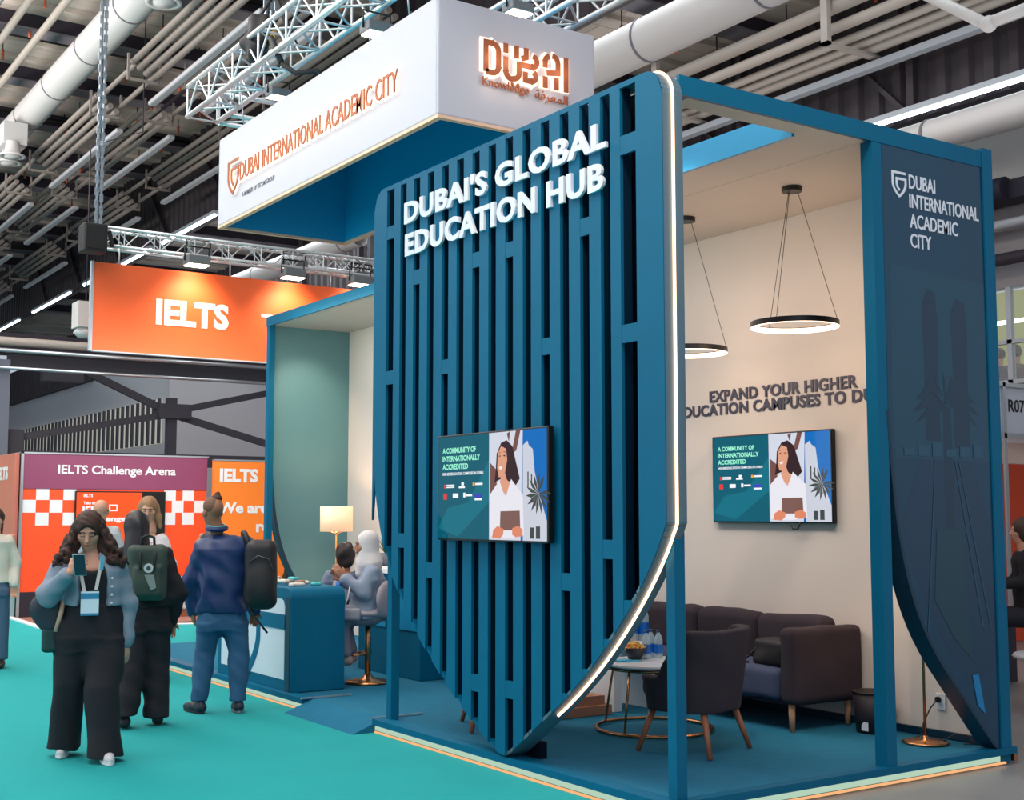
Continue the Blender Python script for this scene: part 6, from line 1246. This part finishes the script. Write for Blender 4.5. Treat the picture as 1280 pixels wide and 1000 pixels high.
# ---------------------------------------------------------------- generic simple standing figure
def simple(pos, lab, skin, px, top_px, hairc, topc, trc, back=True, hair='short', shoec=(30, 30, 34), w_=0.15, tilt=0.0, yaw=0.0, bald=False):
    p = Person(pos, lab, skin, None); c0 = p.L(px, 642)[0]; H = p.L(px, top_px)[2]; k = H/1.72; z = lambda v: v*k
    J = dict(head=(c0, 0, z(1.60)), neck=(c0, 0.01, z(1.46)), shL=(c0-0.16*k, 0.01, z(1.40)), shR=(c0+0.16*k, 0.01, z(1.40)), elL=(c0-0.22*k, 0.02, z(1.13)), elR=(c0+0.22*k, 0.02, z(1.13)), wrL=(c0-0.21*k, -0.06, z(0.90)), wrR=(c0+0.21*k, -0.06, z(0.90)),
             hipL=(c0-0.08*k, 0, z(0.90)), hipR=(c0+0.08*k, 0, z(0.90)), knL=(c0-0.09*k, 0, z(0.48)), knR=(c0+0.09*k, 0.02, z(0.48)), anL=(c0-0.09*k, 0, z(0.09)), anR=(c0+0.10*k, 0.03, z(0.09)))
    f = (math.sin(yaw), 1 if back else -1, 0); P, FR = body(p, J, f, (0, 0, 1), k, 0.12*k, 0.09*k, 0.010)
    J = p.J; hc = J['head']; sd = SDF(hc-0.22, hc+0.2, 0.010); S, Fv, U = FR
    if bald: sd.ell(hc+[0, 0.0, 0.015], (0.082, 0.102, 0.05)); sd.cap(hc+Fv*0.1+U*0.1, hc+U*0.14, 0.085, 0.07, 0.01, 'cut'); sd.ell(hc+Fv*0.13, (0.12, 0.11, 0.2), None, 0, 'cut')
    else:
        sd.ell(hc-Fv*0.02*k+[0, 0, 0.035], (0.09*k, 0.108*k, 0.10*k))
        if hair == 'long': sd.cap(hc-Fv*0.05, hc-Fv*0.05+[0, 0, -0.2], 0.085, 0.075, 0.03)
        sd.cap(hc+Fv*0.14+U*0.02, hc+Fv*0.13-U*0.12, 0.075, 0.068, 0.01, 'cut')
    sd.wave(0.004, 60, 3); p.sdf('hair', sd, M_('hair_%d_%d_%d' % hairc, hairc, 0.6))
    if not back: face_bits(p, P, k)
    trousers(p, M_('cloth_%d_%d_%d' % trc, trc, 0.85), [(z(1.0), c0, 0, w_*k, 0.11*k), (z(0.80), c0, 0, (w_+0.03)*k, 0.13*k)], [[(z(0.84), c0-0.085*k, 0, 0.09*k, 0.11*k), (z(0.09), J['anL'][0], 0, 0.07*k, 0.08*k)], [(z(0.84), c0+0.085*k, 0, 0.09*k, 0.11*k), (z(0.09), J['anR'][0], 0.03, 0.07*k, 0.08*k)]], 0.013)
    top(p, 'shirt', M_('cloth_%d_%d_%d' % topc, topc, 0.85), [(z(0.92), c0, 0, (w_+0.025)*k, 0.13*k), (z(1.15), c0, 0, (w_+0.01)*k, 0.12*k), (z(1.36), c0, 0, 0.18*k, 0.12*k), (z(1.44), c0, 0.01, 0.09*k, 0.08*k)], [([J['shL']+[0.02, 0, -0.02], J['elL'], J['wrL']], [0.06*k, 0.052*k, 0.042*k]), ([J['shR']+[-0.02, 0, -0.02], J['elR'], J['wrR']], [0.06*k, 0.052*k, 0.042*k])], 0, 0.012, 0.03)
    s_ = 1 if back else -1
    for q_ in 'LR': shoe(p, J['an'+q_]*[1, 1, 0]+[0.0, 0.14*s_, 0.004], J['an'+q_]*[1, 1, 0]+[0, -0.04*s_, 0.004], M_('cloth_%d_%d_%d' % shoec, shoec, 0.5))
    return p
simple((3.60, 14.3), 'man with a receding hairline, mostly hidden behind the woman with the phone', SKIN_A, 126, 625, (70, 50, 44), (190, 196, 202), (50, 54, 70), True, bald=True)
simple((6.22, 16.55, 0.0), 'dark-haired person almost hidden behind the man in the blue shirt', SKIN_B, 268, 642, (30, 26, 26), (60, 64, 80), (44, 44, 52), True, shoec=(96, 52, 40))
simple((3.19, 14.5), 'woman in a cream sweater and blue jeans walking at the left edge of the photo', SKIN_A, -5, 636, (58, 34, 30), (214, 206, 192), (70, 96, 122), False, 'long')
# ---------------------------------------------------------------- 5 man in blue shirt, seen from behind
p = Person((3.96, 10.30), 'man in a dark blue shirt and jeans seen from behind, black backpack on one shoulder', SKIN_C, None); L = p.L
J = dict(head=L(266, 640, 0.0), neck=L(271, 662, 0.0), shL=L(251, 680, 0), shR=L(311, 678, 0), elL=L(237, 728, 0.02), elR=L(323, 730, 0.12), wrL=L(241, 765, 0.05), wrR=L(318, 762, 0.18),
         hipL=L(264, 775, 0), hipR=L(292, 775, 0), knL=L(256, 828, 0.03), knR=L(298, 832, -0.03), anL=L(249, 876, -0.02), anR=L(297, 883, -0.05))
S_, FR = body(p, J, (-0.55, 1, 0.05), (0, 0, 1), 1.03, 0.16, 0.12, 0.009, ('L', 'R'), armr=(0.05, 0.042, 0.032), hk={'L': ((0.12, 0.02, -1), (0.9, 0.3, 0), 1, 0.45)})
hc = J['head']; S, Fv, U = FR; sd = SDF(hc-0.2, hc+0.24, 0.008); sd.ell(hc+[0.0, -0.01, 0.048], (0.081, 0.095, 0.085)); sd.plane(hc+[0, 0, 0.01], (0, 0.1, -1)); sd.ell(hc+Fv*0.13+[0, 0, 0.0], (0.10, 0.08, 0.10), None, 0, 'cut')
p.sdf('cropped_hair', sd, M_('hair_stubble', (118, 86, 68), 0.8, noise=0.2, nscale=60))
sd = SDF(hc+[-0.1, -0.1, 0.05], hc+[0.14, 0.12, 0.26], 0.007); sd.ell(hc+[0.03, -0.02, 0.118], (0.05, 0.055, 0.028)).ell(hc+[0.035, -0.02, 0.148], (0.024, 0.024, 0.020), None, 0.015).wave(0.004, 70, 2); p.sdf('top_knot', sd, M_('hair_knot', (74, 44, 34), 0.7, noise=0.4, nscale=40))
cx = (J['hipL']+J['hipR'])[0]/2; wz = L(0, 765)[2]; nz = J['shL'][2]; sc_ = (J['shL']+J['shR'])[0]/2
JEAN = M_('denim_blue', (46, 92, 130), 0.85, noise=0.25, nscale=5, bump=0.2, bscale=200)
trousers(p, JEAN, [(wz+0.05, cx, 0, 0.185, 0.15), (wz-0.08, cx, 0, 0.20, 0.165), (wz-0.17, cx, 0, 0.19, 0.155)],
         [[(wz-0.13, cx-0.095, 0, 0.112, 0.135), (0.50, J['knL'][0], 0.03, 0.085, 0.09), (0.30, (J['knL'][0]+J['anL'][0])/2, 0.01, 0.082, 0.09), (0.10, J['anL'][0], -0.02, 0.066, 0.075)],
          [(wz-0.13, cx+0.095, 0, 0.112, 0.135), (0.50, J['knR'][0], -0.03, 0.088, 0.09), (0.30, (J['knR'][0]+J['anR'][0])/2, -0.04, 0.082, 0.09), (0.10, J['anR'][0], -0.05, 0.066, 0.075)]], 0.009, 0.004, 7, 48)
top(p, 'blue_shirt', M_('shirt_navy_satin', (20, 48, 96), 0.45, noise=0.2, nscale=5), [(wz-0.03, cx, 0, 0.215, 0.175), (wz+0.12, cx, 0, 0.215, 0.175), (nz-0.22, sc_, 0, 0.225, 0.165), (nz-0.04, sc_, 0, 0.235, 0.15), (nz+0.04, sc_, 0, 0.15, 0.11), (nz+0.08, sc_, 0, 0.08, 0.08)],
    [([J['shL']+[0.03, 0, -0.03], J['elL'], J['wrL']], [0.088, 0.068, 0.048]), ([J['shR']+[-0.03, 0, -0.03], J['elR'], J['wrR']], [0.088, 0.068, 0.05])], 0, 0.009, 0.04, fold=0.0055, waves=40, seed=6)
b = B(); nk = J['neck']; b.tube([nk+np.array([0.078*math.cos(a), 0.078*math.sin(a), 0.012+0.012*math.sin(a)]) for a in np.linspace(0, 6.283, 24, endpoint=False)], 0.020, 8, closed=True); p.B('shirt_collar', b, M_('shirt_navy_satin', (20, 48, 96), 0.45))
b = B(); b.tube([nk+np.array([0.070*math.cos(a), 0.070*math.sin(a), 0.036+0.012*math.sin(a)]) for a in np.linspace(0, 6.283, 24, endpoint=False)], 0.008, 6, closed=True); p.B('lanyard', b, M_('lanyard_teal_pale', (120, 180, 190), 0.6))
b = B(); wl = J['wrL']; b.tube([wl+np.array([0.036*math.cos(a), 0.036*math.sin(a), 0.0]) for a in np.linspace(0, 6.283, 16, endpoint=False)], 0.008, 6, closed=True); p.B('wrist_band', b, M_('band_dark', (40, 60, 70), 0.5))
shoe(p, L(233, 884, 0.10)*[1, 1, 0]+[0, 0.06, 0.004], L(252, 884, -0.06)*[1, 1, 0]+[0, 0, 0.004], M_('shoe_navy', (28, 34, 50), 0.5), sole=M_('sole_dark', (20, 24, 34), 0.6))
shoe(p, J['anR']*[1, 1, 0]+[-0.02, 0.16, 0.004], J['anR']*[1, 1, 0]+[0.01, -0.04, 0.004], M_('shoe_navy', (28, 34, 50), 0.5), sole=M_('sole_grey', (120, 126, 136), 0.6))
q = p.L(326, 718, -0.20); t = thing('backpack', 'large black backpack hanging from the right shoulder of the man in blue', 'backpack', tuple(p.W(q-[0, 0, 0.3])))
BP = M_('backpack_black', (30, 28, 32), 0.55, noise=0.2, nscale=8); sd = SDF(q-0.38, q+0.38, 0.010); sd.rbox(q, (0.135, 0.09, 0.29), 0.085); sd.ell(q+[0.0, -0.07, -0.08], (0.11, 0.06, 0.17), None, 0.03); sd.wave(0.004, 24, 2); sobj('pack', sd, BP, t, p.W)
b = B(); b.tube([p.W(v) for v in (q+[-0.09, 0.04, 0.22], J['shR']+[-0.035, -0.10, 0.075], J['shR']+[-0.045, 0.02, 0.085], J['shR']+[-0.04, 0.12, 0.02])], 0.024, 8); obj('shoulder_strap', b, BP, t)
b = B(); b.tube([p.W(q+v) for v in ([-0.09, -0.02, -0.22], [-0.08, -0.03, -0.30], [0.0, -0.04, -0.40], [0.06, -0.03, -0.48])], 0.009, 6); obj('hanging_strap', b, BP, t)
b = B(); b.tube([p.W(q+v) for v in ([-0.10, -0.085, 0.10], [-0.03, -0.12, 0.16], [0.06, -0.11, 0.13], [0.11, -0.07, 0.0])], 0.005, 6); obj('zip', b, M_('zip_grey', (96, 96, 104), 0.4, metal=0.5), t)
# ---------------------------------------------------------------- 7 seated woman in a white headscarf (profile to the left)
p = Person((5.50, 10.58), 'woman in a white headscarf and grey-blue suit on a bar stool, turned left', SKIN_B, None); L = p.L
J = dict(head=L(457, 682, 0.0), neck=L(464, 700, 0.02), shL=L(464, 716, -0.13), shR=L(462, 714, 0.15), elL=L(455, 741, -0.18), elR=L(452, 740, 0.18), wrL=L(428, 722, -0.12), wrR=L(428, 724, 0.10),
         hipL=L(466, 768, -0.09), hipR=L(466, 768, 0.09), knL=L(424, 769, -0.10), knR=L(424, 769, 0.08), anL=L(432, 820, -0.10), anR=L(438, 816, 0.06))
P, FR = body(p, J, (-1, -0.15, -0.05), (0, 0, 1), 0.98, 0.12, 0.12, 0.008, ('L', 'R'), hk={'L': ((-0.5, -0.1, 0.8), (-0.3, 1, 0), 1, 0.4), 'R': ((-0.6, 0, 0.6), (0, -1, 0), 1, 0.4)})
face_bits(p, P, 0.98)
hc = J['head']; S, Fv, U = FR; sd = SDF(hc-[0.26, 0.24, 0.34], hc+[0.26, 0.24, 0.2], 0.008)
sd.ell(hc+[0.022, 0, 0.030], (0.108, 0.092, 0.106)); sd.cap(hc+[0.03, 0, -0.06], hc+[0.05, 0, -0.16], 0.085, 0.115, 0.05); sd.cap(hc+[-0.01, -0.01, -0.10], hc+[-0.05, -0.02, -0.25], 0.062, 0.05, 0.04); sd.wave(0.006, 30, 5, (0.6, 0.2, 1))
sd.cap(hc+Fv*0.125+U*0.035, hc+Fv*0.125-U*0.055, 0.062, 0.058, 0.012, 'cut'); p.sdf('headscarf', sd, M_('headscarf_white', (222, 214, 214), 0.8))
SU = M_('suit_grey_blue', (140, 152, 172), 0.8, noise=0.06, nscale=20); wz = L(0, 770)[2]; nz = J['shL'][2]; sc = J['shL'][0]
top(p, 'suit_jacket', SU, [(wz-0.04, L(466, 0)[0], 0, 0.185, 0.20), (wz+0.10, L(467, 0)[0], 0, 0.165, 0.19), (wz+0.22, L(468, 0)[0], 0, 0.135, 0.175), (nz-0.06, sc, 0, 0.125, 0.20), (nz+0.02, sc, 0, 0.09, 0.13)],
    [([J['shL'], J['elL'], J['wrL']*0.85+J['elL']*0.15], [0.075, 0.062, 0.058]), ([J['shR'], J['elR'], J['wrR']*0.85+J['elR']*0.15], [0.075, 0.060, 0.058])], 0, 0.009, 0.035, fold=0.005, waves=40, seed=8)
sd = SDF(L(415, 845, 0)-[0.1, 0.35, 0.05], L(490, 755, 0)+[0.15, 0.35, 0.08], 0.010)
for k in 'LR': sd.path([J['hip'+k], J['kn'+k], J['an'+k]+[0, 0, 0.04]], [0.105, 0.085, 0.06], 0.05)
sd.wave(0.005, 22, 4); p.sdf('trousers', sd, M_('suit_trousers', (138, 136, 150), 0.85))
for k in 'LR': shoe(p, J['an'+k]+[-0.15, 0, -0.09], J['an'+k]+[0.03, 0, -0.09], M_('shoe_beige', (176, 156, 150), 0.6))
q = L(424, 733, -0.10); t = thing('blue_cup', 'small bright blue item held by the woman in the white headscarf', 'cup', tuple(p.W(q))); b = B(); b.lathe([(0.001, -0.04), (0.03, -0.04), (0.034, 0.04), (0.001, 0.04)], tuple(p.W(q)), 14); obj('cup_body', b, M_('cup_blue', (20, 110, 190), 0.4), t)
q = L(437, 768, -0.22); t = thing('handbag', 'small grey handbag on the lap of the woman in the white headscarf', 'bag', tuple(p.W(q-[0, 0, 0.05]))); sd = SDF(q-0.16, q+0.16, 0.01); sd.rbox(q, (0.10, 0.03, 0.055), 0.025); sobj('bag_body', sd, M_('bag_pale_grey', (160, 160, 172), 0.6), t, p.W)
b = B(); b.tube([p.W(v) for v in (q+[-0.05, 0, 0.05], q+[-0.02, 0.01, 0.14], q+[0.0, 0.03, 0.25])], 0.006, 6); obj('strap', b, M_('strap_white', (214, 206, 204), 0.7), t)
# ---------------------------------------------------------------- 8 visitor with dark wavy hair from behind, seated
def seated(pos, lab, skin, hx, hy, topc, hairc, trc, face_dir, zs=0.75, hand_=True, sc=1.0):
    p = Person(pos, lab, skin, None); L = p.L; h0 = L(hx, hy); z = h0[2]
    f = np.array(face_dir, float); f = f/np.linalg.norm(f); s = np.cross(f, (0, 0, 1)); c = np.array([h0[0], h0[1], 0.0]); g = lambda fwd, sd_, zz: c+f*fwd+s*sd_+np.array([0, 0, zz])
    J = dict(head=h0, neck=g(-0.01, 0, z-0.15), shL=g(-0.02, -0.16, z-0.22), shR=g(-0.02, 0.16, z-0.22), elL=g(0.03, -0.21, z-0.46), elR=g(0.03, 0.21, z-0.46), wrL=g(0.24, -0.14, z-0.50), wrR=g(0.24, 0.14, z-0.50),
             hipL=g(-0.04, -0.09, zs+0.06), hipR=g(-0.04, 0.09, zs+0.06), knL=g(0.38, -0.10, zs+0.05), knR=g(0.38, 0.10, zs+0.05), anL=g(0.34, -0.10, zs-0.36), anR=g(0.34, 0.10, zs-0.36))
    P, FR = body(p, J, f, (0, 0, 1), sc, 0.12, 0.10, 0.010); J = p.J; hc = J['head']; yaw = math.atan2(s[1], s[0]); S, Fv, U = FR
    sd = SDF(hc-0.24, hc+0.22, 0.010); sd.ell(hc-Fv*0.02+[0, 0, 0.02], (0.105, 0.112, 0.115)); sd.ell(hc-Fv*0.05+[0, 0, -0.07], (0.085, 0.06, 0.07), None, 0.03); sd.wave(0.010, 48, 3); sd.cap(hc+Fv*0.14+U*0.02, hc+Fv*0.13-U*0.12, 0.072, 0.066, 0.01, 'cut'); p.sdf('hair', sd, M_('hair_%d_%d_%d' % hairc, hairc, 0.6, noise=0.3, nscale=20))
    ms = (J['shL']+J['shR'])/2; mh = (J['hipL']+J['hipR'])/2
    top(p, 'jacket', M_('cloth_%d_%d_%d' % topc, topc, 0.85), [(mh[2]-0.04, *mh[:2], 0.17, 0.14), ((ms[2]+mh[2])/2, *((ms+mh)/2)[:2], 0.165, 0.125), (ms[2]-0.05, *ms[:2], 0.20, 0.12), (ms[2]+0.03, *ms[:2], 0.11, 0.09)], [([J['shL'], J['elL'], J['wrL']], [0.065, 0.055, 0.042]), ([J['shR'], J['elR'], J['wrR']], [0.065, 0.055, 0.042])], yaw, 0.012, 0.03, fold=0.006)
    lo, hi = box_of([J[k] for k in ('hipL', 'hipR', 'knL', 'knR', 'anL', 'anR')], 0.16); sd = SDF(lo, hi, 0.013)
    for k in 'LR': sd.path([J['hip'+k], J['kn'+k], J['an'+k]], [0.10, 0.08, 0.055], 0.04)
    p.sdf('trousers', sd, M_('cloth_%d_%d_%d' % trc, trc, 0.85))
    for k in 'LR': shoe(p, J['an'+k]+f*0.15+[0, 0, -0.09], J['an'+k]-f*0.03+[0, 0, -0.09], M_('shoe_tan', (170, 110, 80), 0.6))
    return p
seated((5.62, 12.0), 'dark-haired visitor in a blue-grey jacket sitting at the counter, seen from behind', SKIN_B, 431, 693, (112, 124, 146), (40, 26, 26), (60, 60, 76), (-0.25, 1, 0))
seated((7.20, 16.6), 'person in black seated beyond the curved end wall, mostly hidden behind it', SKIN_B, 366, 688, (26, 22, 26), (30, 22, 22), (28, 26, 30), (-1, -0.3, 0), 0.5)
t = thing('visitor_chair', 'black chair under the person in black beyond the curved end wall', 'chair', (7.2, 16.6, 0))
q = Person.__new__(Person)
b = B(); b.box(6.98, 7.42, 16.42, 16.86, 0.40, 0.46); obj('seat', b, BLACK, t, bevel=0.01)
for x in (7.0, 7.4):
    for y in (16.45, 16.83): b = B(); b.tube([(x, y, 0.40), (x, y, 0.0)], 0.015, 8); obj('leg', b, ALU, t)
# right edge person leaning over the table
seated((10.72, 7.45), 'person in a black top sitting at the right edge behind the white table', SKIN_A, 1277, 664, (30, 28, 34), (70, 48, 40), (30, 30, 40), (-1, -0.2, 0), 0.62)
# people upstairs behind the window
simple((16.9, 11.7, 2.5), 'left one of two tiny people behind the upstairs window at right', SKIN_A, 1256, 436, (40, 30, 28), (90, 84, 90), (40, 40, 50), True)
simple((17.45, 11.75, 2.5), 'right one of two tiny people behind the upstairs window at right', SKIN_A, 1277, 432, (60, 40, 30), (110, 90, 70), (40, 40, 50), True)
for o in [o for o in bpy.data.objects if o.type == 'MESH' and o.name.startswith('camera')]: pass
